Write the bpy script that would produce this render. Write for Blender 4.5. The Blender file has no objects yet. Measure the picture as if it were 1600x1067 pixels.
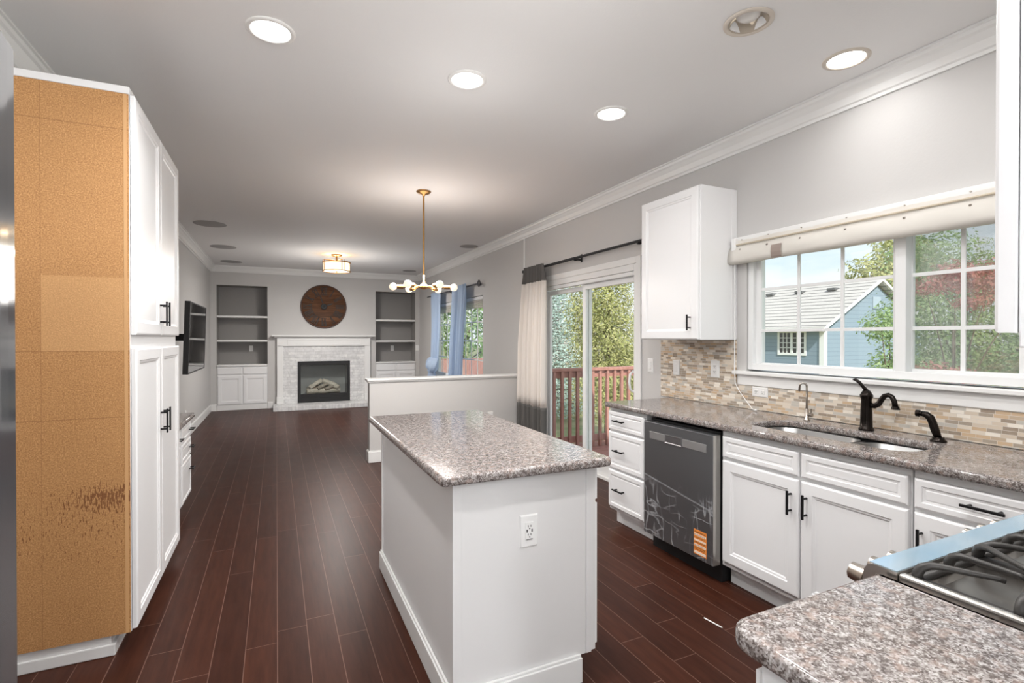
import bpy, bmesh, math, random
from mathutils import Vector, Matrix
random.seed(7)
C = bpy.context.scene
COL = C.collection
R = math.radians
PI = math.pi

# ------------------------------------------------------------------ camera
cd = bpy.data.cameras.new('camera')
cam = bpy.data.objects.new('camera', cd)
COL.objects.link(cam)
CAMH = 1.37
cam.location = (0, 0, CAMH)
cam.rotation_euler = (R(90 - 0.365), 0, R(-24.966))
cd.sensor_width = 36
cd.lens = 17.775
cd.clip_start = 0.02
cd.clip_end = 300
C.camera = cam

# ------------------------------------------------------------------ view
C.view_settings.view_transform = 'Standard'
C.view_settings.look = 'None'
C.view_settings.exposure = 0.30
C.view_settings.gamma = 1.0
C.view_settings.use_curve_mapping = False

# ------------------------------------------------------------------ world (pale sky with soft cloud)
w = bpy.data.worlds.new('sky')
C.world = w
w.use_nodes = True
nt = w.node_tree
nt.nodes.clear()
o_ = nt.nodes.new('ShaderNodeOutputWorld')
bg = nt.nodes.new('ShaderNodeBackground')
tc = nt.nodes.new('ShaderNodeTexCoord')
sp = nt.nodes.new('ShaderNodeSeparateXYZ')
rp = nt.nodes.new('ShaderNodeValToRGB')
rp.color_ramp.elements[0].position = 0.0
rp.color_ramp.elements[0].color = (0.86, 0.90, 0.95, 1)
rp.color_ramp.elements[1].position = 0.55
rp.color_ramp.elements[1].color = (0.36, 0.56, 0.86, 1)
e = rp.color_ramp.elements.new(0.16)
e.color = (0.62, 0.78, 0.94, 1)
mp = nt.nodes.new('ShaderNodeMapping')
mp.inputs['Scale'].default_value = (1.6, 1.6, 6.0)
nz = nt.nodes.new('ShaderNodeTexNoise')
nz.inputs['Scale'].default_value = 2.2
nz.inputs['Detail'].default_value = 6
r2 = nt.nodes.new('ShaderNodeValToRGB')
r2.color_ramp.elements[0].position = 0.36
r2.color_ramp.elements[1].position = 0.60
mx = nt.nodes.new('ShaderNodeMix')
mx.data_type = 'RGBA'
mx.inputs['B'].default_value = (0.97, 0.98, 1.0, 1)
L = nt.links.new
L(tc.outputs['Generated'], sp.inputs[0])
L(sp.outputs['Z'], rp.inputs[0])
L(tc.outputs['Generated'], mp.inputs[0])
L(mp.outputs[0], nz.inputs['Vector'])
L(nz.outputs['Fac'], r2.inputs[0])
L(r2.outputs['Color'], mx.inputs['Factor'])
L(rp.outputs['Color'], mx.inputs['A'])
L(mx.outputs['Result'], bg.inputs['Color'])
bg.inputs['Strength'].default_value = 1.02
L(bg.outputs[0], o_.inputs[0])

# ------------------------------------------------------------------ sun
sd = bpy.data.lights.new('sun', 'SUN')
sd.energy = 4.9
sd.angle = R(0.6)
sd.color = (1.0, 0.96, 0.90)
sun = bpy.data.objects.new('sun', sd)
COL.objects.link(sun)
sun.rotation_euler = Vector((0.30, 0.80, -0.72)).to_track_quat('-Z', 'Y').to_euler()

CAN_W = 6.5        # downward beam of each lit recessed can
CAN_G = 4.8       # added point fill without a fixture, at can positions
REAR_W = 120.0      # added fill lights, unseen behind the camera
NEUTRAL = (1.0, 0.985, 0.97)
COOL = (0.96, 0.98, 1.0)


def lamp(name, typ, loc, energy, color, size, parent=None):
    ld = bpy.data.lights.new(name, typ)
    ld.energy = energy
    ld.color = color
    if typ == 'AREA':
        ld.shape = 'DISK'
        ld.size = size
    else:
        ld.shadow_soft_size = size
    lo = bpy.data.objects.new(name, ld)
    COL.objects.link(lo)
    lo.location = loc
    lo.parent = parent
    return lo


for lx, ly, k in ((-0.45, -1.2, 0.55), (1.6, -1.6, 1), (0.3, -2.8, 1.1)):
    lamp('rear_fill_light', 'POINT', (lx, ly, 1.95), REAR_W * k, COOL, 0.25)  # no fixture here; added to brighten the rooms ahead
for lx, ly in ((-0.02, 1.55), (0.918, 1.55)):      # added fill lights without fixtures, above the top edge of the view
    lamp('can_fill', 'POINT', (lx, ly, 2.19), CAN_G, NEUTRAL, 0.38)
for lx, ly, e_w in ((-0.02, 1.55, 6.0), (0.918, 1.55, 15.0), (0.918, 0.58, 8.0), (1.75, 0.58, 12.0)):
    lamp('can_and_fill_beam', 'AREA', (lx, ly, 2.725), e_w, NEUTRAL, 0.15)  # unseen downward fill, added to brighten base cabinets and counters

# ================================================================== materials
MATS = {}


def mat(name, col, rough=0.5, metal=0.0, spec=0.5, coat=0.0, emit=None, es=0.0):
    if name in MATS:
        return MATS[name]
    m = bpy.data.materials.new(name)
    m.use_nodes = True
    b = m.node_tree.nodes['Principled BSDF']
    b.inputs['Base Color'].default_value = (*col, 1)
    b.inputs['Roughness'].default_value = rough
    b.inputs['Metallic'].default_value = metal
    b.inputs['Specular IOR Level'].default_value = spec
    b.inputs['Coat Weight'].default_value = coat
    if emit:
        b.inputs['Emission Color'].default_value = (*emit, 1)
        b.inputs['Emission Strength'].default_value = es
    MATS[name] = m
    return m


class N:
    """small node-graph helper"""
    def __init__(s, m):
        s.m = m
        s.t = m.node_tree
        s.b = s.t.nodes['Principled BSDF']

    def n(s, typ, **k):
        x = s.t.nodes.new(typ)
        for a, v in k.items():
            if a.startswith('i_'):
                x.inputs[a[2:].replace('_', ' ')].default_value = v
            else:
                setattr(x, a, v)
        return x

    def l(s, a, b):
        s.t.links.new(a, b)

    def pos(s):
        return s.n('ShaderNodeNewGeometry').outputs['Position']

    def mapped(s, scale=(1, 1, 1), rot=(0, 0, 0), src=None):
        q = s.n('ShaderNodeMapping')
        q.inputs['Scale'].default_value = scale
        q.inputs['Rotation'].default_value = rot
        s.l(src or s.pos(), q.inputs[0])
        return q.outputs[0]

    def noise(s, vec, scale, detail=3, rough=0.5):
        q = s.n('ShaderNodeTexNoise')
        q.inputs['Scale'].default_value = scale
        q.inputs['Detail'].default_value = detail
        q.inputs['Roughness'].default_value = rough
        s.l(vec, q.inputs['Vector'])
        return q.outputs['Fac']

    def ramp(s, fac, stops, interp='LINEAR'):
        q = s.n('ShaderNodeValToRGB')
        q.color_ramp.interpolation = interp
        el = q.color_ramp.elements
        while len(el) < len(stops):
            el.new(0.5)
        for k, (p, c) in enumerate(stops):
            el[k].position = p
            el[k].color = (*c, 1) if len(c) == 3 else c
        s.l(fac, q.inputs[0])
        return q.outputs['Color']

    def mix(s, fac, a, b, mode='MIX'):
        q = s.n('ShaderNodeMix', data_type='RGBA', blend_type=mode)
        for v, key in ((fac, 'Factor'), (a, 'A'), (b, 'B')):
            if hasattr(v, 'links'):
                s.l(v, q.inputs[key])
            elif key == 'Factor':
                q.inputs[key].default_value = v
            else:
                q.inputs[key].default_value = (*v, 1)
        return q.outputs['Result']

    def math(s, op, a, b=None, c=None):
        q = s.n('ShaderNodeMath', operation=op)
        for k, v in enumerate((a, b, c)):
            if v is None:
                continue
            if hasattr(v, 'links'):
                s.l(v, q.inputs[k])
            else:
                q.inputs[k].default_value = v
        return q.outputs[0]

    def bump(s, h, strength=0.2, dist=0.01):
        q = s.n('ShaderNodeBump')
        q.inputs['Strength'].default_value = strength
        q.inputs['Distance'].default_value = dist
        s.l(h, q.inputs['Height'])
        s.l(q.outputs[0], s.b.inputs['Normal'])

    def base(s, c):
        s.l(c, s.b.inputs['Base Color'])


def m_paint(name, col, rough=0.6, sc=220, st=0.08):
    m = mat(name, col, rough, spec=0.35)
    g = N(m)
    v = g.pos()
    g.bump(g.noise(v, sc, 2), st, 0.002)
    return m


WALL = m_paint('wall_paint', (0.56, 0.55, 0.54), 0.55, 90, 0.25)
CEIL = m_paint('ceiling_paint', (0.80, 0.795, 0.79), 0.8, 120, 0.25)
TRIM = m_paint('trim_paint', (0.80, 0.80, 0.79), 0.35)
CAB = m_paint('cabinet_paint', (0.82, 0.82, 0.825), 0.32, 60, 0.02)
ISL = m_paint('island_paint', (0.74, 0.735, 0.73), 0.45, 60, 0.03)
BLACK = mat('black_metal', (0.012, 0.012, 0.013), 0.38, 0.6)
MATTE = mat('matte_black', (0.010, 0.010, 0.011), 0.6)
STEEL = mat('brushed_steel', (0.60, 0.58, 0.55), 0.28, 1.0)
SINK = mat('sink_steel', (0.34, 0.34, 0.335), 0.33, 1.0)
BRONZE = mat('oil_rubbed_bronze', (0.020, 0.016, 0.014), 0.25, 0.85)
NICKEL = mat('brushed_nickel', (0.42, 0.38, 0.34), 0.28, 1.0)
BRASS = mat('aged_brass', (0.46, 0.26, 0.10), 0.33, 1.0)
PLATE = mat('white_plastic', (0.82, 0.82, 0.81), 0.35)
VINYL = mat('white_vinyl', (0.80, 0.81, 0.81), 0.35)
SLOT = mat('dark_slot', (0.03, 0.03, 0.03), 0.6)
SPK = mat('speaker_grille', (0.36, 0.35, 0.345), 0.8)
RED = mat('redwood_stain', (0.30, 0.12, 0.085), 0.65)


def m_floor():
    m = mat('dark_hardwood', (0.05, 0.02, 0.018), 0.26, spec=0.10)
    g = N(m)
    sx = g.n('ShaderNodeSeparateXYZ')
    g.l(g.pos(), sx.inputs[0])
    W, Ln = 0.127, 1.35
    u = g.math('DIVIDE', sx.outputs['X'], W)
    row = g.math('FLOOR', u)
    wn = g.n('ShaderNodeTexWhiteNoise', noise_dimensions='1D')
    g.l(row, wn.inputs['W'])
    v = g.math('ADD', g.math('DIVIDE', sx.outputs['Y'], Ln), g.math('MULTIPLY', wn.outputs['Value'], 7.0))
    colm = g.math('FLOOR', v)
    cmb = g.n('ShaderNodeCombineXYZ')
    g.l(row, cmb.inputs[0])
    g.l(colm, cmb.inputs[1])
    wn2 = g.n('ShaderNodeTexWhiteNoise', noise_dimensions='2D')
    g.l(cmb.outputs[0], wn2.inputs['Vector'])
    # seams
    fu = g.math('FRACT', u)
    du = g.math('MULTIPLY', g.math('MINIMUM', fu, g.math('SUBTRACT', 1.0, fu)), W)
    fv = g.math('FRACT', v)
    dv = g.math('MULTIPLY', g.math('MINIMUM', fv, g.math('SUBTRACT', 1.0, fv)), Ln)
    seam = g.math('LESS_THAN', g.math('MINIMUM', du, dv), 0.0016)
    grain = g.noise(g.mapped((9, 0.9, 9)), 4.0, 6, 0.6)
    blot = g.noise(g.pos(), 5.0, 4)
    c1 = g.ramp(grain, [(0.3, (0.029, 0.0098, 0.0054)), (0.7, (0.056, 0.0196, 0.0108))])
    c2 = g.mix(wn2.outputs['Value'], (0.78, 0.77, 0.78), (1.16, 1.12, 1.08))
    c = g.mix(1.0, c1, c2, 'MULTIPLY')
    c = g.mix(g.math('MULTIPLY', blot, 0.35), c, (0.060, 0.019, 0.014))
    c = g.mix(g.math('MULTIPLY', seam, 0.65), c, (0.20, 0.115, 0.09))
    g.base(c)
    ro = g.math('ADD', g.math('MULTIPLY', blot, 0.06), 0.34)
    g.l(ro, g.b.inputs['Roughness'])
    hh = g.math('SUBTRACT', 1.0, seam)
    g.bump(hh, 0.06, 0.002)
    return m


FLOOR = m_floor()


def m_granite():
    m = mat('speckled_granite', (0.4, 0.36, 0.33), 0.10, spec=0.5)
    g = N(m)
    p = g.pos()
    f1 = g.noise(p, 62, 4, 0.72)
    vo = g.n('ShaderNodeTexVoronoi', feature='F1')
    vo.inputs['Scale'].default_value = 300
    g.l(p, vo.inputs['Vector'])
    s = g.n('ShaderNodeSeparateColor')
    g.l(vo.outputs['Color'], s.inputs[0])
    f = g.math('ADD', g.math('MULTIPLY', f1, 0.72), g.math('MULTIPLY', s.outputs[0], 0.28))
    c = g.ramp(f, [(0.30, (0.07, 0.055, 0.05)), (0.40, (0.105, 0.085, 0.078)), (0.48, (0.195, 0.171, 0.160)),
                   (0.56, (0.29, 0.263, 0.252)), (0.68, (0.48, 0.456, 0.443))])
    pk = g.noise(p, 40, 2)
    c = g.mix(g.ramp(pk, [(0.52, (0, 0, 0)), (0.70, (0.5, 0.5, 0.5))]), c, (0.36, 0.26, 0.22))
    g.base(c)
    return m


GRAN = m_granite()


def m_osb():
    m = mat('raw_particle_board', (0.6, 0.33, 0.14), 0.6, spec=0.3)
    g = N(m)
    p = g.pos()
    f = g.noise(p, 190, 3, 0.7)
    c = g.ramp(f, [(0.30, (0.28, 0.130, 0.046)), (0.5, (0.47, 0.238, 0.090)), (0.72, (0.70, 0.41, 0.185))])
    c = g.mix(g.math('MULTIPLY', g.noise(g.mapped((2, 2, 5)), 2.0, 4, 0.6), 0.30), c, (0.60, 0.34, 0.15))
    sx = g.n('ShaderNodeSeparateXYZ')
    g.l(p, sx.inputs[0])
    z = sx.outputs['Z']
    x = sx.outputs['X']
    # broad patches where older panels were glued: bounded by straight edges
    a = g.math('MULTIPLY', g.math('GREATER_THAN', z, 1.315), g.math('LESS_THAN', z, 1.63))
    a = g.math('MULTIPLY', a, g.math('GREATER_THAN', x, -0.875))
    c = g.mix(g.math('MULTIPLY', a, 0.35), c, (0.76, 0.46, 0.22))
    for zz in (2.27, 1.03, 1.315):
        ln = g.math('LESS_THAN', g.math('ABSOLUTE', g.math('SUBTRACT', z, zz)), 0.0022)
        c = g.mix(g.math('MULTIPLY', ln, 0.45), c, (0.25, 0.11, 0.04))
    ln = g.math('LESS_THAN', g.math('ABSOLUTE', g.math('SUBTRACT', x, -0.875)), 0.0015)
    c = g.mix(g.math('MULTIPLY', ln, 0.35), c, (0.25, 0.11, 0.04))
    # scraped, dark-brown scratches between 0.35 and 0.85 m
    sc = g.noise(g.mapped((190, 190, 40), (0, 0.25, 0)), 1.0, 2, 0.55)
    mask = g.math('SUBTRACT', 1.0, g.math('MINIMUM', 1.0, g.math('DIVIDE', g.math('ABSOLUTE', g.math('SUBTRACT', z, 0.69)), 0.09)))
    mask2 = g.math('SUBTRACT', 1.0, g.math('MINIMUM', 1.0, g.math('DIVIDE', g.math('ABSOLUTE', g.math('SUBTRACT', z, 0.56)), 0.30)))
    xr = g.math('MINIMUM', 1.0, g.math('MAXIMUM', 0.0, g.math('DIVIDE', g.math('ADD', x, 0.90), 0.22)))
    tot = g.math('ADD', g.math('MULTIPLY', g.math('MULTIPLY', mask, 0.17), xr), g.math('MULTIPLY', mask2, 0.10))
    th = g.math('GREATER_THAN', g.math('ADD', sc, g.math('MULTIPLY', tot, 1.45)), 0.755)
    c = g.mix(g.math('MULTIPLY', th, 0.8), c, (0.17, 0.06, 0.022))
    g.base(c)
    g.bump(f, 0.25, 0.002)
    return m


OSB = m_osb()


def cells(g, ua, va, W, H, gap, stagger=7.0):
    """running-bond cells: returns (random value, joint mask)"""
    r = g.math('DIVIDE', va, H)
    row = g.math('FLOOR', r)
    wn = g.n('ShaderNodeTexWhiteNoise', noise_dimensions='1D')
    g.l(row, wn.inputs['W'])
    u = g.math('ADD', g.math('DIVIDE', ua, W), g.math('MULTIPLY', wn.outputs['Value'], stagger))
    colm = g.math('FLOOR', u)
    cmb = g.n('ShaderNodeCombineXYZ')
    g.l(row, cmb.inputs[0])
    g.l(colm, cmb.inputs[1])
    wn2 = g.n('ShaderNodeTexWhiteNoise', noise_dimensions='2D')
    g.l(cmb.outputs[0], wn2.inputs['Vector'])
    fr = g.math('FRACT', r)
    fu = g.math('FRACT', u)
    d1 = g.math('MULTIPLY', g.math('MINIMUM', fr, g.math('SUBTRACT', 1.0, fr)), H)
    d2 = g.math('MULTIPLY', g.math('MINIMUM', fu, g.math('SUBTRACT', 1.0, fu)), W)
    return wn2.outputs['Value'], g.math('LESS_THAN', g.math('MINIMUM', d1, d2), gap)


def m_mosaic():
    m = mat('mosaic_tile', (0.5, 0.4, 0.3), 0.2, spec=0.5)
    g = N(m)
    sx = g.n('ShaderNodeSeparateXYZ')
    g.l(g.pos(), sx.inputs[0])
    v, j = cells(g, sx.outputs['Y'], sx.outputs['Z'], 0.052, 0.0165, 0.0009)
    c = g.ramp(v, [(0.0, (0.54, 0.46, 0.37)), (0.16, (0.42, 0.33, 0.24)), (0.30, (0.62, 0.55, 0.46)), (0.46, (0.30, 0.255, 0.205)),
                   (0.60, (0.50, 0.36, 0.23)), (0.70, (0.45, 0.43, 0.39)), (0.82, (0.74, 0.69, 0.61)), (0.92, (0.25, 0.20, 0.155))], 'CONSTANT')
    c = g.mix(g.math('MULTIPLY', g.noise(g.pos(), 70, 3), 0.3), c, (0.55, 0.44, 0.33))
    c = g.mix(1.0, g.mix(j, c, (0.56, 0.51, 0.45)), (1.18, 1.2, 1.22), 'MULTIPLY')
    g.base(c)
    g.bump(g.math('SUBTRACT', 1.0, j), 0.3, 0.002)
    return m


TILE = m_mosaic()


def m_marble(name, ax, W, H):
    m = mat(name, (0.6, 0.6, 0.6), 0.35)
    g = N(m)
    sx = g.n('ShaderNodeSeparateXYZ')
    g.l(g.pos(), sx.inputs[0])
    v, j = cells(g, sx.outputs['X'], sx.outputs[ax], W, H, 0.0022)
    c = g.ramp(v, [(0.0, (0.66, 0.66, 0.66)), (0.5, (0.74, 0.74, 0.74)), (1.0, (0.82, 0.82, 0.81))])
    n = g.noise(g.pos(), 14, 5, 0.65)
    c = g.mix(g.ramp(n, [(0.42, (0, 0, 0)), (0.75, (0.75, 0.75, 0.75))]), c, (0.46, 0.46, 0.465))
    c = g.mix(g.math('MULTIPLY', j, 0.8), c, (0.46, 0.46, 0.46))
    g.base(c)
    return m


MARB = m_marble('marble_brick', 'Z', 0.17, 0.055)
HEARTH = m_marble('hearth_brick', 'Y', 0.06, 0.10)


def m_dwfilm():
    m = mat('filmed_dark_steel', (0.16, 0.165, 0.175), 0.30, 0.75)
    g = N(m)
    sx = g.n('ShaderNodeSeparateXYZ')
    g.l(g.pos(), sx.inputs[0])
    z = sx.outputs['Z']
    lo = g.math('MINIMUM', 1.0, g.math('MAXIMUM', 0.0, g.math('DIVIDE', g.math('SUBTRACT', 0.50, z), 0.12)))
    n1 = g.noise(g.mapped((1, 15, 3.2), (0.55, 0, 0)), 1.0, 2, 0.45)
    rid = g.math('SUBTRACT', 1.0, g.math('MULTIPLY', g.math('ABSOLUTE', g.math('SUBTRACT', n1, 0.5)), 30.0))
    rid = g.math('MULTIPLY', g.math('MAXIMUM', rid, 0.0), lo)
    n2 = g.noise(g.mapped((1, 4.5, 13), (-0.45, 0, 0)), 1.0, 2, 0.45)
    rd2 = g.math('SUBTRACT', 1.0, g.math('MULTIPLY', g.math('ABSOLUTE', g.math('SUBTRACT', n2, 0.52)), 34.0))
    rd2 = g.math('MULTIPLY', g.math('MAXIMUM', rd2, 0.0), lo)
    # one long diagonal crease where the film sags
    dg = g.math('ADD', g.math('MULTIPLY', g.math('SUBTRACT', sx.outputs['Y'], 2.07), 0.14), 0.405)
    cr = g.math('SUBTRACT', 1.0, g.math('DIVIDE', g.math('ABSOLUTE', g.math('SUBTRACT', z, dg)), 0.008))
    cr = g.math('MAXIMUM', cr, 0.0)
    brk = g.ramp(g.noise(g.mapped((1, 6, 6)), 1.1, 2), [(0.36, (0, 0, 0)), (0.54, (1, 1, 1))])
    t = g.math('MINIMUM', 1.0, g.math('ADD', g.math('MULTIPLY', g.math('ADD', rid, rd2), brk), g.math('MULTIPLY', cr, 0.7)))
    g.base(g.mix(g.math('MULTIPLY', t, 0.42), (0.20, 0.205, 0.215), (0.60, 0.61, 0.63)))
    g.l(g.math('SUBTRACT', 0.75, g.math('MULTIPLY', t, 0.6)), g.b.inputs['Metallic'])
    g.bump(t, 0.3, 0.004)
    return m


DWF = m_dwfilm()


def m_fridge():
    m = mat('filmed_fridge_steel', (0.05, 0.052, 0.057), 0.12, 0.0)
    g = N(m)
    n = g.noise(g.mapped((2, 2, 1.2)), 3.0, 4)
    g.l(g.math('ADD', g.math('MULTIPLY', n, 0.08), 0.06), g.b.inputs['Roughness'])
    g.bump(g.noise(g.pos(), 4.0, 2), 0.04, 0.01)
    return m


FRIDGE = m_fridge()


def m_wood(name, a, b, ax=(1, 1, 1), seam=None):
    m = mat(name, a, 0.6)
    g = N(m)
    n = g.noise(g.mapped(ax), 6, 6, 0.6)
    c = g.ramp(n, [(0.3, a), (0.7, b)])
    if seam:
        sx = g.n('ShaderNodeSeparateXYZ')
        g.l(g.pos(), sx.inputs[0])
        f = g.math('DIVIDE', sx.outputs['Z'], seam)
        wn = g.n('ShaderNodeTexWhiteNoise', noise_dimensions='1D')
        g.l(g.math('FLOOR', f), wn.inputs['W'])
        c = g.mix(1.0, c, g.mix(wn.outputs['Value'], (0.65, 0.65, 0.65), (1.2, 1.2, 1.2)), 'MULTIPLY')
        c = g.mix(g.math('LESS_THAN', g.math('FRACT', f), 0.03), c, (0.02, 0.01, 0.008))
    g.base(c)
    m.node_tree.nodes['Principled BSDF'].inputs['Specular IOR Level'].default_value = 0.2
    return m


CLOCKW = m_wood('clock_planks', (0.085, 0.038, 0.020), (0.185, 0.086, 0.044), (1.2, 1, 14), 0.09)
REDW = m_wood('redwood_boards', (0.33, 0.155, 0.125), (0.48, 0.25, 0.21), (3, 3, 0.6))


def m_fabric(name, col, sc=500, trans=0.25):
    m = mat(name, col, 0.85, spec=0.2)
    g = N(m)
    g.bump(g.noise(g.pos(), sc, 2), 0.2, 0.001)
    t = g.n('ShaderNodeBsdfTranslucent')
    t.inputs['Color'].default_value = (*col, 1)
    mm = g.n('ShaderNodeMixShader')
    mm.inputs[0].default_value = trans
    out = g.t.nodes['Material Output']
    g.l(g.b.outputs[0], mm.inputs[1])
    g.l(t.outputs[0], mm.inputs[2])
    g.l(mm.outputs[0], out.inputs[0])
    return m


CREAM = m_fabric('cream_linen', (0.84, 0.79, 0.74), trans=0.15)
CHAR = m_fabric('charcoal_linen', (0.12, 0.115, 0.11), trans=0.06)
BLUE = m_fabric('pale_blue_voile', (0.60, 0.72, 0.88), trans=0.40)
SHADE = m_fabric('ivory_shade_cloth', (0.80, 0.77, 0.72), trans=0.25)


def m_glass(name='window_glass', tint=(0.96, 0.98, 0.97), veil=0.0):
    m = bpy.data.materials.new(name)
    m.use_nodes = True
    t = m.node_tree
    t.nodes.clear()
    o = t.nodes.new('ShaderNodeOutputMaterial')
    tr = t.nodes.new('ShaderNodeBsdfTransparent')
    tr.inputs[0].default_value = (*tint, 1)
    gl = t.nodes.new('ShaderNodeBsdfGlossy')
    gl.inputs['Roughness'].default_value = 0.02
    lw = t.nodes.new('ShaderNodeLayerWeight')
    lw.inputs[0].default_value = 0.5
    pw = t.nodes.new('ShaderNodeMath')
    pw.operation = 'POWER'
    pw.inputs[1].default_value = 5.0
    fr = t.nodes.new('ShaderNodeMath')
    fr.operation = 'MULTIPLY_ADD'
    fr.inputs[1].default_value = 0.9
    fr.inputs[2].default_value = 0.035
    t.links.new(lw.outputs['Facing'], pw.inputs[0])
    t.links.new(pw.outputs[0], fr.inputs[0])
    mx = t.nodes.new('ShaderNodeMixShader')
    t.links.new(fr.outputs[0], mx.inputs[0])
    t.links.new(tr.outputs[0], mx.inputs[1])
    t.links.new(gl.outputs[0], mx.inputs[2])
    last = mx.outputs[0]
    if veil:
        df = t.nodes.new('ShaderNodeBsdfDiffuse')
        df.inputs[0].default_value = (0.45, 0.46, 0.46, 1)
        m2 = t.nodes.new('ShaderNodeMixShader')
        m2.inputs[0].default_value = veil
        t.links.new(last, m2.inputs[1])
        t.links.new(df.outputs[0], m2.inputs[2])
        last = m2.outputs[0]
    t.links.new(last, o.inputs[0])
    return m


GLASS = m_glass()
SCREEN = m_glass('insect_mesh', (0.92, 0.92, 0.92), 0.22)


def m_leaf(name, cols, rough=0.55):
    m = mat(name, cols[0], rough, spec=0.3)
    g = N(m)
    ge = g.n('ShaderNodeNewGeometry')
    k = len(cols)
    c = g.ramp(ge.outputs['Random Per Island'], [(i / max(1, k - 1), cols[i]) for i in range(k)])
    g.base(c)
    t = g.n('ShaderNodeBsdfTranslucent')
    g.l(c, t.inputs['Color'])
    mm = g.n('ShaderNodeMixShader')
    mm.inputs[0].default_value = 0.35
    g.l(g.b.outputs[0], mm.inputs[1])
    g.l(t.outputs[0], mm.inputs[2])
    g.l(mm.outputs[0], g.t.nodes['Material Output'].inputs[0])
    return m


BARK = m_wood('bark', (0.10, 0.07, 0.05), (0.20, 0.15, 0.11), (6, 6, 1))

# ================================================================== geometry helpers


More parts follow.
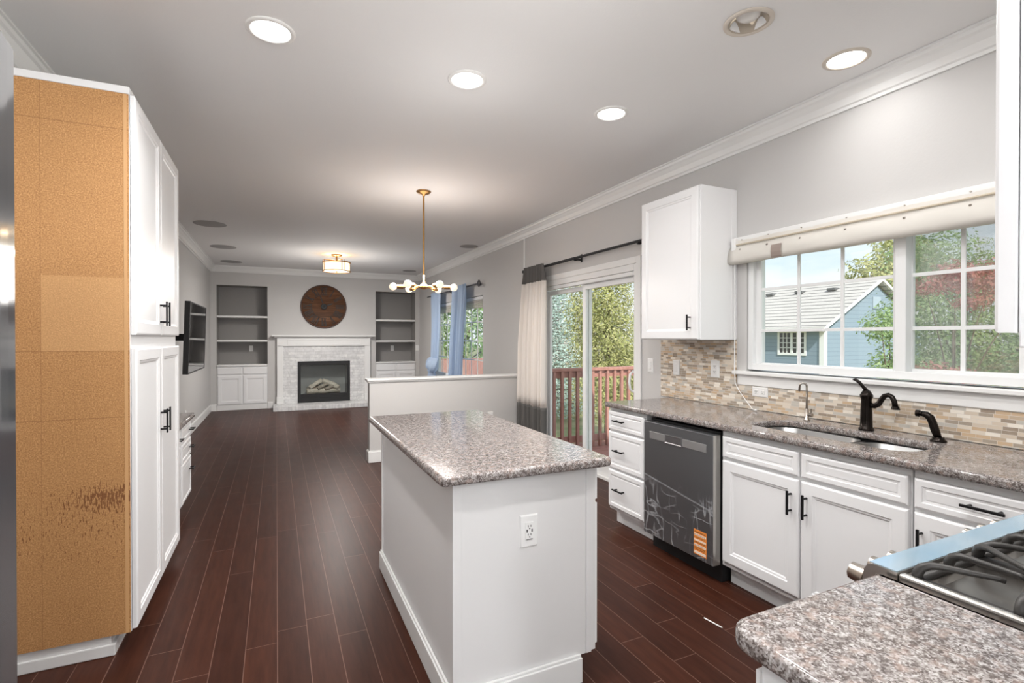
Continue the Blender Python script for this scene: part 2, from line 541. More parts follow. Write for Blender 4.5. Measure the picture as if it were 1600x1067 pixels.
class B:
    def __init__(s):
        s.bm = bmesh.new()

    def quad(s, pts, smooth=False):
        f = s.bm.faces.new([s.bm.verts.new(p) for p in pts])
        f.smooth = smooth
        return f

    def box(s, x0, x1, y0, y1, z0, z1, bev=0.0, seg=2, M=None):
        x0, x1 = sorted((x0, x1)); y0, y1 = sorted((y0, y1)); z0, z1 = sorted((z0, z1))
        t = bmesh.new()
        v = [t.verts.new((x, y, z)) for x in (x0, x1) for y in (y0, y1) for z in (z0, z1)]
        for q in ((0, 1, 3, 2), (4, 6, 7, 5), (0, 4, 5, 1), (2, 3, 7, 6), (0, 2, 6, 4), (1, 5, 7, 3)):
            t.faces.new([v[i] for i in q])
        if bev > 0:
            bmesh.ops.bevel(t, geom=t.edges[:], offset=bev, segments=seg, affect='EDGES', profile=0.5)
        if M:
            bmesh.ops.transform(t, matrix=M, verts=t.verts)
        me = bpy.data.meshes.new('tmp')
        t.to_mesh(me)
        t.free()
        s.bm.from_mesh(me)
        bpy.data.meshes.remove(me)
        return s

    def ring(s, c, ax, r, seg, up=None):
        ax = Vector(ax).normalized()
        a = Vector(up) if up else (Vector((0, 0, 1)) if abs(ax.z) < 0.9 else Vector((1, 0, 0)))
        u = ax.cross(a).normalized()
        v = ax.cross(u)
        c = Vector(c)
        return [c + r * (math.cos(2 * PI * k / seg) * u + math.sin(2 * PI * k / seg) * v) for k in range(seg)]

    def cyl(s, p0, p1, r0, r1=None, seg=16, caps=True):
        r1 = r0 if r1 is None else r1
        ax = Vector(p1) - Vector(p0)
        A = [s.bm.verts.new(p) for p in s.ring(p0, ax, r0, seg)]
        D = [s.bm.verts.new(p) for p in s.ring(p1, ax, r1, seg)]
        for k in range(seg):
            f = s.bm.faces.new((A[k], A[(k + 1) % seg], D[(k + 1) % seg], D[k]))
            f.smooth = True
        if caps:
            for rr, p, rev in ((r0, p0, True), (r1, p1, False)):
                if rr > 1e-5:
                    q = [s.bm.verts.new(x) for x in s.ring(p, ax, rr, seg)]
                    s.bm.faces.new(q[::-1] if rev else q)
        return s

    def tube(s, pts, r, seg=10, caps=True):
        pts = [Vector(p) for p in pts]
        n = len(pts)
        rr = r if isinstance(r, (list, tuple)) else [r] * n
        rings = []
        prev = None
        for i in range(n):
            t = (pts[min(i + 1, n - 1)] - pts[max(i - 1, 0)]).normalized()
            if prev is None:
                a = Vector((0, 0, 1)) if abs(t.z) < 0.9 else Vector((1, 0, 0))
                u = t.cross(a).normalized()
            else:
                u = (prev - t * prev.dot(t)).normalized()
            prev = u
            v = t.cross(u)
            rings.append([s.bm.verts.new(pts[i] + rr[i] * (math.cos(2 * PI * k / seg) * u + math.sin(2 * PI * k / seg) * v)) for k in range(seg)])
        for i in range(n - 1):
            for k in range(seg):
                f = s.bm.faces.new((rings[i][k], rings[i][(k + 1) % seg], rings[i + 1][(k + 1) % seg], rings[i + 1][k]))
                f.smooth = True
        if caps:
            s.bm.faces.new(rings[0][::-1])
            s.bm.faces.new(rings[-1])
        return s

    def lathe(s, prof, c=(0, 0, 0), seg=24, M=None, caps=True):
        """prof: (radius, z) pairs, revolved about local z through c"""
        rings = []
        for r, z in prof:
            ring = []
            for k in range(seg):
                p = Vector((r * math.cos(2 * PI * k / seg), r * math.sin(2 * PI * k / seg), z))
                if M:
                    p = M @ p
                ring.append(s.bm.verts.new(p + Vector(c)))
            rings.append(ring)
        for i in range(len(rings) - 1):
            for k in range(seg):
                f = s.bm.faces.new((rings[i][k], rings[i][(k + 1) % seg], rings[i + 1][(k + 1) % seg], rings[i + 1][k]))
                f.smooth = True
        for q, rev in ((rings[0], True), (rings[-1], False)) if caps else ():
            try:
                s.bm.faces.new(q[::-1] if rev else q)
            except ValueError:
                pass
        return s

    def ball(s, c, r, seg=16, rings=10, sc=(1, 1, 1)):
        t = bmesh.new()
        bmesh.ops.create_uvsphere(t, u_segments=seg, v_segments=rings, radius=r)
        for v in t.verts:
            v.co = Vector((v.co.x * sc[0], v.co.y * sc[1], v.co.z * sc[2])) + Vector(c)
        for f in t.faces:
            f.smooth = True
        me = bpy.data.meshes.new('tmp')
        t.to_mesh(me)
        t.free()
        s.bm.from_mesh(me)
        bpy.data.meshes.remove(me)
        return s

    def panel(s, x0, x1, z0, z1, steps, t=0.02, y=0.0):
        """slab whose front (facing -y) is a stack of nested rectangles (inset, depth)"""
        def rect(i, d):
            return [s.bm.verts.new(p) for p in ((x0 + i, y + d, z0 + i), (x1 - i, y + d, z0 + i), (x1 - i, y + d, z1 - i), (x0 + i, y + d, z1 - i))]
        back = rect(0, t)
        s.bm.faces.new(back[::-1])
        prev = back
        for i, d in steps:
            cur = rect(i, d)
            for k in range(4):
                s.bm.faces.new((prev[k], prev[(k + 1) % 4], cur[(k + 1) % 4], cur[k]))
            prev = cur
        s.bm.faces.new(prev)
        return s

    def prism(s, poly, d0, d1, axis='y'):
        """extrude a 2-D polygon; axis y: poly=(x,z); axis x: poly=(y,z); axis z: poly=(x,y)"""
        def P(a, b, d):
            return (a, d, b) if axis == 'y' else ((d, a, b) if axis == 'x' else (a, b, d))
        A = [s.bm.verts.new(P(a, b, d0)) for a, b in poly]
        D = [s.bm.verts.new(P(a, b, d1)) for a, b in poly]
        n = len(poly)
        s.bm.faces.new(A[::-1])
        s.bm.faces.new(D)
        for k in range(n):
            s.bm.faces.new((A[k], A[(k + 1) % n], D[(k + 1) % n], D[k]))
        return s

    def obj(s, name, m, parent=None, loc=None, recalc=True):
        if recalc:
            bmesh.ops.recalc_face_normals(s.bm, faces=s.bm.faces[:])
        me = bpy.data.meshes.new(name)
        s.bm.to_mesh(me)
        s.bm.free()
        for q in (m if isinstance(m, (list, tuple)) else [m]):
            me.materials.append(q)
        o = bpy.data.objects.new(name, me)
        COL.objects.link(o)
        if parent:
            o.parent = parent
        if loc:
            o.location = loc
        return o


def tag(o, label, cat, group=None, kind=None):
    o['label'] = label
    o['category'] = cat
    if group:
        o['group'] = group
    if kind:
        o['kind'] = kind
    return o


def thing(name, label, cat, loc=(0, 0, 0), rz=0.0, group=None, kind=None):
    o = bpy.data.objects.new(name, None)
    o.empty_display_size = 0.1
    COL.objects.link(o)
    o.location = loc
    o.rotation_euler = (0, 0, R(rz))
    return tag(o, label, cat, group, kind)


def struct(o, label, cat):
    return tag(o, label, cat, kind='structure')


def rrect(x0, x1, y0, y1, r, n=6):
    """counter-clockwise rounded rectangle; r: one radius or four (x0y0, x1y0, x1y1, x0y1)"""
    rr = r if isinstance(r, (list, tuple)) else [r] * 4
    pts = []
    for (cx, cy, a0), q in zip(((x0, y0, 180), (x1, y0, 270), (x1, y1, 0), (x0, y1, 90)), rr):
        if q < 1e-4:
            pts.append((cx, cy))
            continue
        ox = cx + (q if cx == x0 else -q)
        oy = cy + (q if cy == y0 else -q)
        for k in range(n + 1):
            a = R(a0 + 90 * k / n)
            pts.append((ox + q * math.cos(a), oy + q * math.sin(a)))
    return pts


def slab(name, outline, holes, z0, z1, bev, m, parent=None, loc=(0, 0, 0)):
    cu = bpy.data.curves.new('tmpcurve', 'CURVE')
    cu.dimensions = '2D'
    cu.fill_mode = 'BOTH'
    cu.extrude = (z1 - z0) / 2 - bev
    cu.bevel_depth = bev
    cu.bevel_resolution = 3
    cu.offset = -bev
    for pts in [outline] + holes:
        sp_ = cu.splines.new('POLY')
        sp_.points.add(len(pts) - 1)
        for q, (x, y) in zip(sp_.points, pts):
            q.co = (x, y, 0, 1)
        sp_.use_cyclic_u = True
    t = bpy.data.objects.new('tmpcurve', cu)
    COL.objects.link(t)
    dg = bpy.context.evaluated_depsgraph_get()
    me = bpy.data.meshes.new_from_object(t.evaluated_get(dg))
    bpy.data.objects.remove(t)
    me.name = name
    for v in me.vertices:
        v.co.z += (z0 + z1) / 2
    me.materials.clear()
    me.materials.append(m)
    o = bpy.data.objects.new(name, me)
    COL.objects.link(o)
    o.location = loc
    if parent:
        o.parent = parent
    return o


DOOR = [(0, 0.006), (0.002, 0.003), (0.008, 0.0), (0.054, 0.0), (0.058, 0.004), (0.066, 0.0055), (0.072, 0.010)]
DRW = [(0, 0.006), (0.002, 0.003), (0.008, 0.0), (0.026, 0.0), (0.029, 0.004), (0.038, 0.0055), (0.042, 0.0035)]
FLAT = [(0, 0.004), (0.004, 0.0)]


def handle(parent, x, z, vert=True, ln=0.128, y=0.0, m=None, w=0.010):
    """bar pull in the cabinet's local frame (front faces -y)"""
    b = B()
    h = ln / 2
    if vert:
        b.box(x - w / 2, x + w / 2, y - 0.034, y - 0.026, z - h, z + h, 0.0015)
        for s_ in (-1, 1):
            b.cyl((x, y + 0.001, z + s_ * h * 0.68), (x, y - 0.027, z + s_ * h * 0.68), 0.0048, seg=10)
    else:
        b.box(x - h, x + h, y - 0.034, y - 0.026, z - w / 2, z + w / 2, 0.0015)
        for s_ in (-1, 1):
            b.cyl((x + s_ * h * 0.68, y + 0.001, z), (x + s_ * h * 0.68, y - 0.027, z), 0.0048, seg=10)
    o = b.obj('handle', m or BLACK, parent)
    o['label'] = 'black bar handle'
    return o


def door(root, x0, x1, z0, z1, y=0.0, hx=None, hz=None, steps=DOOR, m=None, ln=0.128, name='door'):
    b = B().panel(x0, x1, z0, z1, steps, 0.02, y)
    o = b.obj(name, m or CAB, root)
    if hx is not None:
        handle(o, hx, hz, name != 'drawer', ln, y)
    return o


# ================================================================== the setting
ZC = 2.74
XL, XR, YB, YN, YREAR = -1.125, 2.85, 10.95, -0.05, -4.6

o = B().box(XL - 0.2, XR + 0.15, YREAR - 0.2, YB + 0.6, -0.12, 0.0).obj('floor', FLOOR)
struct(o, 'dark reddish brown hardwood plank floor', 'floor')
o = B().box(XL - 0.2, XR + 0.15, YREAR - 0.2, YB + 0.6, ZC, ZC + 0.12).obj('ceiling', CEIL)
struct(o, 'smooth pale ceiling with recessed lights', 'ceiling')
o = B().box(XL - 0.15, XL, YREAR - 0.2, YB + 0.6, 0, ZC).obj('wall_left', WALL)
struct(o, 'long light grey wall behind pantry, desk and television', 'wall')


def wall_cells(us, zs, holes, put):
    b = B()
    for i in range(len(us) - 1):
        for j in range(len(zs) - 1):
            uc, zc = (us[i] + us[i + 1]) / 2, (zs[j] + zs[j + 1]) / 2
            if any(h[0] < uc < h[1] and h[2] < zc < h[3] for h in holes):
                continue
            put(b, us[i], us[i + 1], zs[j], zs[j + 1])
    return b


KW = (0.55, 2.405, 1.15, 2.03)      # kitchen window opening y0 y1 z0 z1
SL = (3.53, 5.34, 0.0, 2.03)        # sliding door
LW = (7.17, 9.78, 0.62, 2.03)       # living-room window
b = wall_cells(sorted([YREAR - 0.2, YB + 0.6] + [q for h in (KW, SL, LW) for q in h[:2]]),
               sorted(set([0, ZC, 1.15, 2.03, 0.62])), (KW, SL, LW),
               lambda b, u0, u1, z0, z1: b.box(XR, XR + 0.15, u0, u1, z0, z1))
struct(b.obj('wall_right', WALL), 'long light grey wall with kitchen window and sliding door', 'wall')
NL = (-1.022, -0.16, 0.0, 2.378)
NR = (1.906, 2.76, 0.0, 2.366)
FB = (0.42, 1.335, 0.17, 0.88)
b = wall_cells(sorted([XL, XR] + [q for h in (NL, NR, FB) for q in h[:2]]),
               sorted([0, ZC, 2.378, 2.366, 0.17, 0.88]), (NL, NR, FB),
               lambda b, u0, u1, z0, z1: b.box(u0, u1, YB, YB + 0.40, z0, z1))
b.box(XL, XR, YB + 0.40, YB + 0.5, 0, ZC)
struct(b.obj('wall_back', WALL), 'far grey wall with fireplace between two shelf niches', 'wall')
NICHE = m_paint('niche_grey', (0.28, 0.27, 0.262), 0.6, 90, 0.2)  # lining colour set darker than the wall colour
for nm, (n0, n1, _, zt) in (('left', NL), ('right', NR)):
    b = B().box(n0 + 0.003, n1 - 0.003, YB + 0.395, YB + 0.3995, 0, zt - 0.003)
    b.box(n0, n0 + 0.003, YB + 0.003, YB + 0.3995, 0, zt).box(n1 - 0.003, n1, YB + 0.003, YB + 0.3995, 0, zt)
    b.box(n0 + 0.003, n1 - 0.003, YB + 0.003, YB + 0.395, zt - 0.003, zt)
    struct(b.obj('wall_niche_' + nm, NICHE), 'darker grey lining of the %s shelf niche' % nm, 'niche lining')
o = B().box(0.662, XR, YN - 0.14, YN, 0, ZC).obj('wall_near', WALL)
struct(o, 'grey kitchen wall behind the range', 'wall')
b = B()
b.box(XL, -0.7, YREAR - 0.15, YREAR, 0, ZC).box(2.4, XR, YREAR - 0.15, YREAR, 0, ZC)
b.box(-0.7, 2.4, YREAR - 0.15, YREAR, 2.2, ZC)  # unseen opening, added so sky light fills the room
struct(b.obj('wall_rear', WALL), 'unseen grey wall behind the camera with a wide opening added for daylight', 'wall')

# half wall with cap
b = B().box(0.925, XR - 0.002, 5.70, 5.815, 0, 0.885)
struct(b.obj('wall_half', WALL), 'low grey half wall between dining area and living room', 'half wall')
b = B().box(0.895, XR - 0.002, 5.672, 5.843, 0.898, 0.922, 0.006)
b.box(0.908, XR - 0.002, 5.685, 5.83, 0.882, 0.899, 0.004)
struct(b.obj('trim_1', TRIM), 'white wooden cap along the top of the half wall', 'trim')
b = B().box(0.908, XR - 0.09, 5.684, 5.831, 0, 0.118, 0.004)
b.box(0.913, XR - 0.09, 5.689, 5.826, 0.118, 0.128, 0.003)
struct(b.obj('baseboard_half', TRIM), 'white baseboard around the foot of the half wall', 'baseboard')

# crown moulding swept along left, back and right walls
prof = [(0.0, -0.115), (0.012, -0.115), (0.016, -0.100), (0.026, -0.094), (0.040, -0.062), (0.062, -0.034), (0.074, -0.026), (0.080, -0.012), (0.092, -0.010), (0.092, 0.0), (0.0, 0.0)]
b = B()
path = [(Vector((XL, YREAR)), Vector((1, 0))), (Vector((XL, YB)), Vector((1, -1))), (Vector((XR, YB)), Vector((-1, -1))), (Vector((XR, YN)), Vector((-1, 0)))]
rg = []
for p, d in path:
    rg.append([b.bm.verts.new((p.x + d.x * a, p.y + d.y * a, ZC - 0.001 + z)) for a, z in prof])
for i in range(3):
    for k in range(len(prof) - 1):
        b.bm.faces.new((rg[i][k], rg[i][k + 1], rg[i + 1][k + 1], rg[i + 1][k]))
struct(b.obj('trim_2', TRIM), 'white crown moulding under the ceiling', 'trim')
b = B().box(XR - 0.012, XR, 5.722, 5.752, 0.923, ZC - 0.115, 0.003)
struct(b.obj('trim_3', TRIM), 'thin white vertical strip on the wall above the half wall', 'trim')


def baseb(name, label, boxes):
    b = B()
    for x0, x1, y0, y1 in boxes:
        b.box(x0, x1, y0, y1, 0, 0.118, 0.003)
        cx = 0.004
        b.box(x0, x1 - (cx if x1 - x0 < 0.05 and x0 < 0 else 0), y0 + (cx if y1 - y0 < 0.05 else 0), y1, 0.118, 0.13, 0.002)
    struct(b.obj(name, TRIM), label, 'baseboard')


baseb('baseboard_left', 'white baseboard along the left wall past the desk', [(XL, XL + 0.016, 4.93, YB)])
baseb('baseboard_back', 'white baseboard beside the fireplace hearth', [(XL + 0.016, NL[0], YB - 0.016, YB), (NL[1], -0.07, YB - 0.016, YB), (1.83, NR[0], YB - 0.016, YB), (NR[1], XR, YB - 0.016, YB)])
baseb('baseboard_right', 'white baseboard along the right living room wall', [(XR - 0.016, XR, 5.86, YB - 0.02), (XR - 0.016, XR, 5.46, 5.68)])

# backsplash tile
b = B().box(XR - 0.010, XR - 0.0005, YN + 0.002, 2.405 + 0.075, 0.902, 1.058)
b.box(XR - 0.010, XR - 0.0005, 2.48, 3.225, 0.902, 1.356)
struct(b.obj('trim_4', TILE), 'beige and brown mosaic tile backsplash above the sink counter', 'backsplash')


# ------------------------------------------------------------------ windows (structure, with parts)
def frame_rect(b, x0, x1, y0, y1, z0, z1, w, bev=0.003, wt=None, wb=None):
    wt = wt or w
    wb = wb or w
    b.box(x0, x1, y0, y0 + w, z0, z1, bev)
    b.box(x0, x1, y1 - w, y1, z0, z1, bev)
    b.box(x0, x1, y0 + w, y1 - w, z1 - wt, z1, bev)
    b.box(x0, x1, y0 + w, y1 - w, z0, z0 + wb, bev)


def sash(root, x, y0, y1, z0, z1, w, ny, nz, d=0.03, screen=False, nm='sash', zm=None):
    b = B()
    frame_rect(b, x, x + d, y0, y1, z0, z1, w)
    o = b.obj(nm, VINYL, root)
    g_ = B().box(x + d * 0.45, x + d * 0.55, y0 + w - 0.004, y1 - w + 0.004, z0 + w - 0.004, z1 - w + 0.004)
    g_.obj('pane', GLASS, o)
    if ny or nz:
        b = B()
        for k in range(1, ny):
            yy = y0 + w + (y1 - y0 - 2 * w) * k / ny
            b.box(x + 0.004, x + d * 0.44, yy - 0.009, yy + 0.009, z0 + w, z1 - w)
        for zz in (zm or [z0 + w + (z1 - z0 - 2 * w) * k / nz for k in range(1, nz)]):
            b.box(x + 0.005, x + d * 0.43, y0 + w, y1 - w, zz - 0.009, zz + 0.009)
        b.obj('muntins', VINYL, o)
    if screen:
        B().box(x + d + 0.012, x + d + 0.0125, y0 + 0.004, y1 - 0.004, z0 + 0.004, z1 - 0.004).obj('insect_screen', SCREEN, root)
    return o


W1 = thing('window_1', 'wide white slider window over the kitchen sink', 'window', (0, 0, 0), kind='structure')
b = B()
frame_rect(b, XR + 0.012, XR + 0.13, KW[0] + 0.002, KW[1] - 0.002, KW[2] + 0.012, KW[3] - 0.002, 0.040)
b.box(XR + 0.014, XR + 0.07, 1.468, 1.518, 1.17, 2.0, 0.003)
b.obj('frame', VINYL, W1)
sash(W1, XR + 0.040, 1.500, 2.366, 1.170, 1.992, 0.040, 3, 3, zm=(1.420, 1.690))
sash(W1, XR + 0.066, 0.588, 1.512, 1.170, 1.992, 0.046, 4, 3, screen=True, zm=(1.420, 1.690))
b = B().box(XR - 0.045, XR + 0.012, 0.44, 2.487, 1.128, 1.152, 0.005)
b.box(XR - 0.018, XR - 0.001, 0.46, 2.462, 1.058, 1.127, 0.004)
b.obj('window_sill', TRIM, W1)

W2 = thing('window_2', 'living room window behind pale blue curtains', 'window', (0, 0, 0), kind='structure')
b = B()
frame_rect(b, XR + 0.03, XR + 0.13, LW[0] + 0.002, LW[1] - 0.002, LW[2] + 0.002, LW[3] - 0.002, 0.045)
b.box(XR + 0.032, XR + 0.12, 8.43, 8.52, LW[2] + 0.045, LW[3] - 0.045, 0.003)
b.obj('frame', VINYL, W2)
sash(W2, XR + 0.05, 7.22, 8.43, 0.67, 1.98, 0.045, 4, 4, nm='sash')
sash(W2, XR + 0.05, 8.52, 9.73, 0.67, 1.98, 0.045, 4, 4, nm='sash')
B().box(XR - 0.03, XR + 0.03, LW[0] - 0.05, LW[1] + 0.05, LW[2] - 0.02, LW[2] + 0.002, 0.004).obj('window_sill', TRIM, W2)

D1 = thing('door_1', 'white two panel sliding glass door to the deck', 'sliding door', (0, 0, 0), kind='structure')
b = B()
b.box(XR - 0.006, XR + 0.13, 3.532, 3.575, 0.0, 2.028, 0.003)
b.box(XR - 0.006, XR + 0.13, 5.295, 5.338, 0.0, 2.028, 0.003)
b.box(XR - 0.006, XR + 0.13, 3.575, 5.295, 1.965, 2.028, 0.003)
b.box(XR + 0.01, XR + 0.14, 3.575, 5.295, 0.001, 0.03, 0.003)
b.box(XR - 0.016, XR - 0.001, 3.475, 3.534, 0.0, 2.085, 0.003)
b.box(XR - 0.016, XR - 0.001, 5.336, 5.395, 0.0, 2.085, 0.003)
b.box(XR - 0.016, XR - 0.001, 3.534, 5.336, 2.026, 2.085, 0.003)
b.obj('frame', TRIM, D1)
b = B().box(XR + 0.0, XR + 0.06, 3.58, 5.29, 1.925, 1.963, 0.004)
b.box(XR - 0.004, XR + 0.02, 3.60, 3.68, 1.93, 1.958, 0.003)
b.obj('track', VINYL, D1)
for nm, xx, y0, y1 in (('sliding_panel', XR + 0.045, 3.58, 4.475), ('fixed_panel', XR + 0.085, 4.405, 5.292)):
    b = B()
    frame_rect(b, xx, xx + 0.034, y0, y1, 0.032, 1.924, 0.055 if nm == 'fixed_panel' else 0.058, wt=0.05, wb=0.11)
    p_ = b.obj(nm, VINYL, D1)
    B().box(xx + 0.015, xx + 0.019, y0 + 0.054, y1 - 0.054, 0.14, 1.876).obj('pane', GLASS, p_)
    if nm == 'sliding_panel':
        b = B().tube([(xx + 0.002, 3.606, 1.06), (xx - 0.03, 3.612, 1.075), (xx - 0.05, 3.625, 1.05), (xx - 0.055, 3.63, 0.98), (xx - 0.05, 3.625, 0.92), (xx - 0.03, 3.612, 0.895), (xx + 0.002, 3.606, 0.91)], 0.011)
        b.obj('pull_handle', VINYL, p_)

# ================================================================== recessed lights
LENS = mat('lit_lens', (1, 1, 1), 0.5, emit=(1.0, 0.97, 0.93), es=7.0)
BEIGE = mat('beige_trim', (0.62, 0.56, 0.49), 0.5)
BAFF = mat('beige_baffle', (0.42, 0.36, 0.29), 0.5)
BULB0 = mat('frosted_bulb', (0.78, 0.77, 0.75), 0.15, spec=0.6)
WT = mat('white_trim_ring', (0.80, 0.79, 0.77), 0.4)


def can(x, y, label, lit=True, warm=False, near=1.0):
    t = thing('recessed_light', label, 'ceiling light', (x, y, ZC), 0, 'recessed ceiling lights in the kitchen')
    prof_ = [(0.102, -0.001), (0.102, -0.005), (0.094, -0.009), (0.084, -0.009), (0.080, -0.004), (0.080, -0.001)]
    if lit:
        B().lathe(prof_, seg=40, caps=False).obj('trim_ring', BEIGE if warm else WT, t)
        B().lathe([(0.0, -0.0075), (0.04, -0.0072), (0.07, -0.006), (0.0805, -0.003), (0.0805, -0.0015), (0.0, -0.0015)], seg=40).obj('lens', LENS, t)
        lo = lamp('can_and_fill_beam', 'AREA', (0, 0, -0.012), CAN_W * (0.28 if warm else 1) * (1.4 if x < 0.5 else 1) * (0.3 if 0 < near < 0.5 and not warm else 1), NEUTRAL, 0.15, t)
        lo.data.spread = R(165 if warm else 125)
        if near > 0:
            lamp('can_fill', 'POINT', (0, 0, -0.55), CAN_G * near, NEUTRAL, 0.38, t)  # fill point added in the air below the can to lift the ceiling
    else:
        B().lathe(prof_, seg=40, caps=False).obj('trim_ring', BEIGE, t)
        B().lathe([(0.080, -0.006), (0.074, 0.03), (0.066, 0.075), (0.064, 0.09)], seg=40, caps=False).obj('baffle', BAFF, t)
        B().lathe([(0.0, 0.006), (0.025, 0.008), (0.045, 0.020), (0.054, 0.040), (0.050, 0.06), (0.03, 0.09), (0.0, 0.095)], seg=32).obj('bulb', BULB0, t)
    return t


can(-0.020, 2.500, 'lit recessed ceiling light nearest the tall pantry cabinet', near=0.0)
can(0.918, 2.534, 'lit recessed ceiling light above the island')
can(1.851, 2.545, 'lit recessed ceiling light in front of the dishwasher', near=0.15)
can(2.536, 1.564, 'lit recessed ceiling light close to the crown over the sink', warm=True, near=0.2)
CANX, CANY = 1.856, 1.560
can(CANX, CANY, 'unlit recessed ceiling light with beige baffle and white bulb', lit=False)
# the unlit can needs a hole in the ceiling: rebuild the ceiling as a ring around it
ce = bpy.data.objects['ceiling']
cb = B()
x0, x1, y0, y1 = XL - 0.2, XR + 0.15, YREAR - 0.2, YB + 0.6
hx0, hx1, hy0, hy1 = CANX - 0.072, CANX + 0.072, CANY - 0.072, CANY + 0.072
cb.box(x0, hx0, y0, y1, ZC, ZC + 0.12).box(hx1, x1, y0, y1, ZC, ZC + 0.12)
cb.box(hx0, hx1, y0, hy0, ZC, ZC + 0.12).box(hx0, hx1, hy1, y1, ZC, ZC + 0.12)
bmesh.ops.recalc_face_normals(cb.bm, faces=cb.bm.faces[:])
cb.bm.to_mesh(ce.data)
cb.bm.free()

for x, y, r, lb in ((-0.72, 7.02, 0.175, 'round grey in-ceiling speaker on the left, nearest the kitchen'),
                    (-0.72, 8.70, 0.175, 'round grey in-ceiling speaker on the left, middle of the row of three'),
                    (-0.73, 10.30, 0.175, 'round grey in-ceiling speaker by the left niche and crown'),
                    (2.60, 7.11, 0.135, 'round grey in-ceiling speaker on the right above the blue curtains'),
                    (2.45, 10.20, 0.135, 'round grey in-ceiling speaker above the right shelf niche')):
    t = tag(B().lathe([(r, -0.001), (r, -0.004), (r - 0.006, -0.006), (0.0, -0.006)], seg=40).obj('ceiling_speaker', SPK, loc=(x, y, ZC)), lb, 'ceiling speaker', 'speakers in the living room ceiling')

# ================================================================== pantry cabinet (left)
# local frame: x right along the front (world +y), y into the cabinet (world -x)
PX, PY0, PY1 = -0.555, 2.690, 3.775
p = thing('pantry_cabinet', 'tall white pantry cabinet with bare orange particle board side', 'cabinet', (PX, PY0, 0), 90)
PW = PY1 - PY0
B().box(0.004, PW, 0.022, 0.565, 0.092, 2.440).obj('body', CAB, p)
b = B().box(0.0, 0.0038, 0.024, 0.565, 0.090, 2.425)
o = b.obj('raw_side_panel', OSB, p)
o['label'] = 'bare orange particle board side with dark scratches'
B().box(-0.001, PW, 0.020, 0.566, 2.426, 2.458, 0.003).obj('top_trim', CAB, p)
RAW = mat('raw_wood_edge', (0.62, 0.36, 0.16), 0.6)
B().box(-0.0012, 0.003, 0.030, 0.042, 0.091, 2.425).obj('edge_strip', RAW, p)
b = B().box(0.012, PW, 0.095, 0.56, 0.001, 0.091)
b.box(0.004, PW, 0.080, 0.56, 0.001, 0.050, 0.004)
b.obj('toe_kick', TRIM, p)
zsp = 1.352
dw_ = (PW - 0.02) / 2
for k in range(2):
    x0_ = 0.010 + k * (dw_ + 0.004)
    x1_ = x0_ + dw_ - 0.004
    hx = x1_ - 0.035 if k == 0 else x0_ + 0.035
    door(p, x0_, x1_, 1.385, 2.425, 0, hx, 1.50)
    door(p, x0_, x1_, 0.100, 1.325, 0, hx, 0.935)

# refrigerator
f = thing('refrigerator', 'dark stainless refrigerator still in film, beside the raw pantry side', 'refrigerator', (-0.345, 0.08, 0), 90)
FW = 0.912
B().box(0.005, FW - 0.005, 0.07, 0.745, 0.03, 1.745, 0.004).obj('body', mat('fridge_side', (0.05, 0.05, 0.055), 0.4, 0.3), f)
RB = 3.97


def bow(x):
    u = x - FW / 2
    return RB - math.sqrt(RB * RB - u * u) - 0.0263


def bowed(xa, xb, z0, z1, nm):
    """door slab bowed outward in plan, with rounded vertical ends"""
    n = 16
    front = []
    for k in range(n + 1):
        x = xa + (xb - xa) * k / n
        e_ = min(x - xa, xb - x)
        rr = 0.012
        soft = rr - math.sqrt(max(0.0, rr * rr - (rr - min(e_, rr)) ** 2)) if e_ < rr else 0.0
        front.append((x, bow(x) + soft))
    bb = B()
    bb.prism(front + [(xb, 0.065), (xa, 0.065)], z0, z1, 'z')
    return bb.obj(nm, FRIDGE, f)


for x0_, x1_ in ((0.0, FW / 2 - 0.002), (FW / 2 + 0.002, FW)):
    o = bowed(x0_, x1_, 0.72, 1.785, 'door')
    hx = FW / 2 + (-0.045 if x0_ == 0 else 0.045)
    B().tube([(hx, -0.024, 0.86), (hx, -0.072, 0.87), (hx, -0.074, 1.55), (hx, -0.024, 1.56)], 0.011).obj('handle', STEEL, o)
o = bowed(0.0, FW, 0.06, 0.714, 'freezer_drawer')
B().tube([(0.1, -0.010, 0.64), (0.1, -0.075, 0.64), (FW - 0.1, -0.075, 0.64), (FW - 0.1, -0.010, 0.64)], 0.011).obj('handle', STEEL, o)
B().box(0.02, FW - 0.02, 0.04, 0.7, 0.001, 0.058).obj('base_grille', MATTE, f)

# ================================================================== desk run (left, beyond the pantry)
DX = -0.635
d = thing('desk_cabinet', 'white drawer stack at the far end of the built in desk', 'cabinet', (DX, 4.40, 0), 90)
B().box(0.0, 0.46, 0.022, 0.47, 0.10, 0.722).obj('body', CAB, d)
B().box(0.0, 0.46, 0.07, 0.47, 0.001, 0.099).obj('toe_kick', CAB, d)
for z0_, z1_, hz in ((0.585, 0.712, 0.645), (0.435, 0.572, 0.505), (0.125, 0.422, 0.33)):
    door(d, 0.02, 0.45, z0_, z1_, 0, 0.37, hz, DRW, ln=0.11, name='drawer')
d = thing('desk_cabinet', 'white desk drawer unit right behind the tall pantry', 'cabinet', (DX - 0.004, 3.782, 0), 90)
B().box(0.0, 0.612, 0.022, 0.466, 0.10, 0.722).obj('body', CAB, d)
B().box(0.0, 0.612, 0.07, 0.466, 0.001, 0.099).obj('toe_kick', CAB, d)
door(d, 0.02, 0.60, 0.585, 0.712, 0, 0.47, 0.645, DRW, ln=0.11, name='drawer')
door(d, 0.02, 0.60, 0.125, 0.572, 0)
o = slab('desk_countertop', rrect(XL + 0.004, -0.612, 3.778, 4.885, (0, 0, 0.02, 0)), [], 0.7235, 0.760, 0.010, GRAN)
tag(o, 'low speckled granite countertop on the desk cabinets', 'countertop')

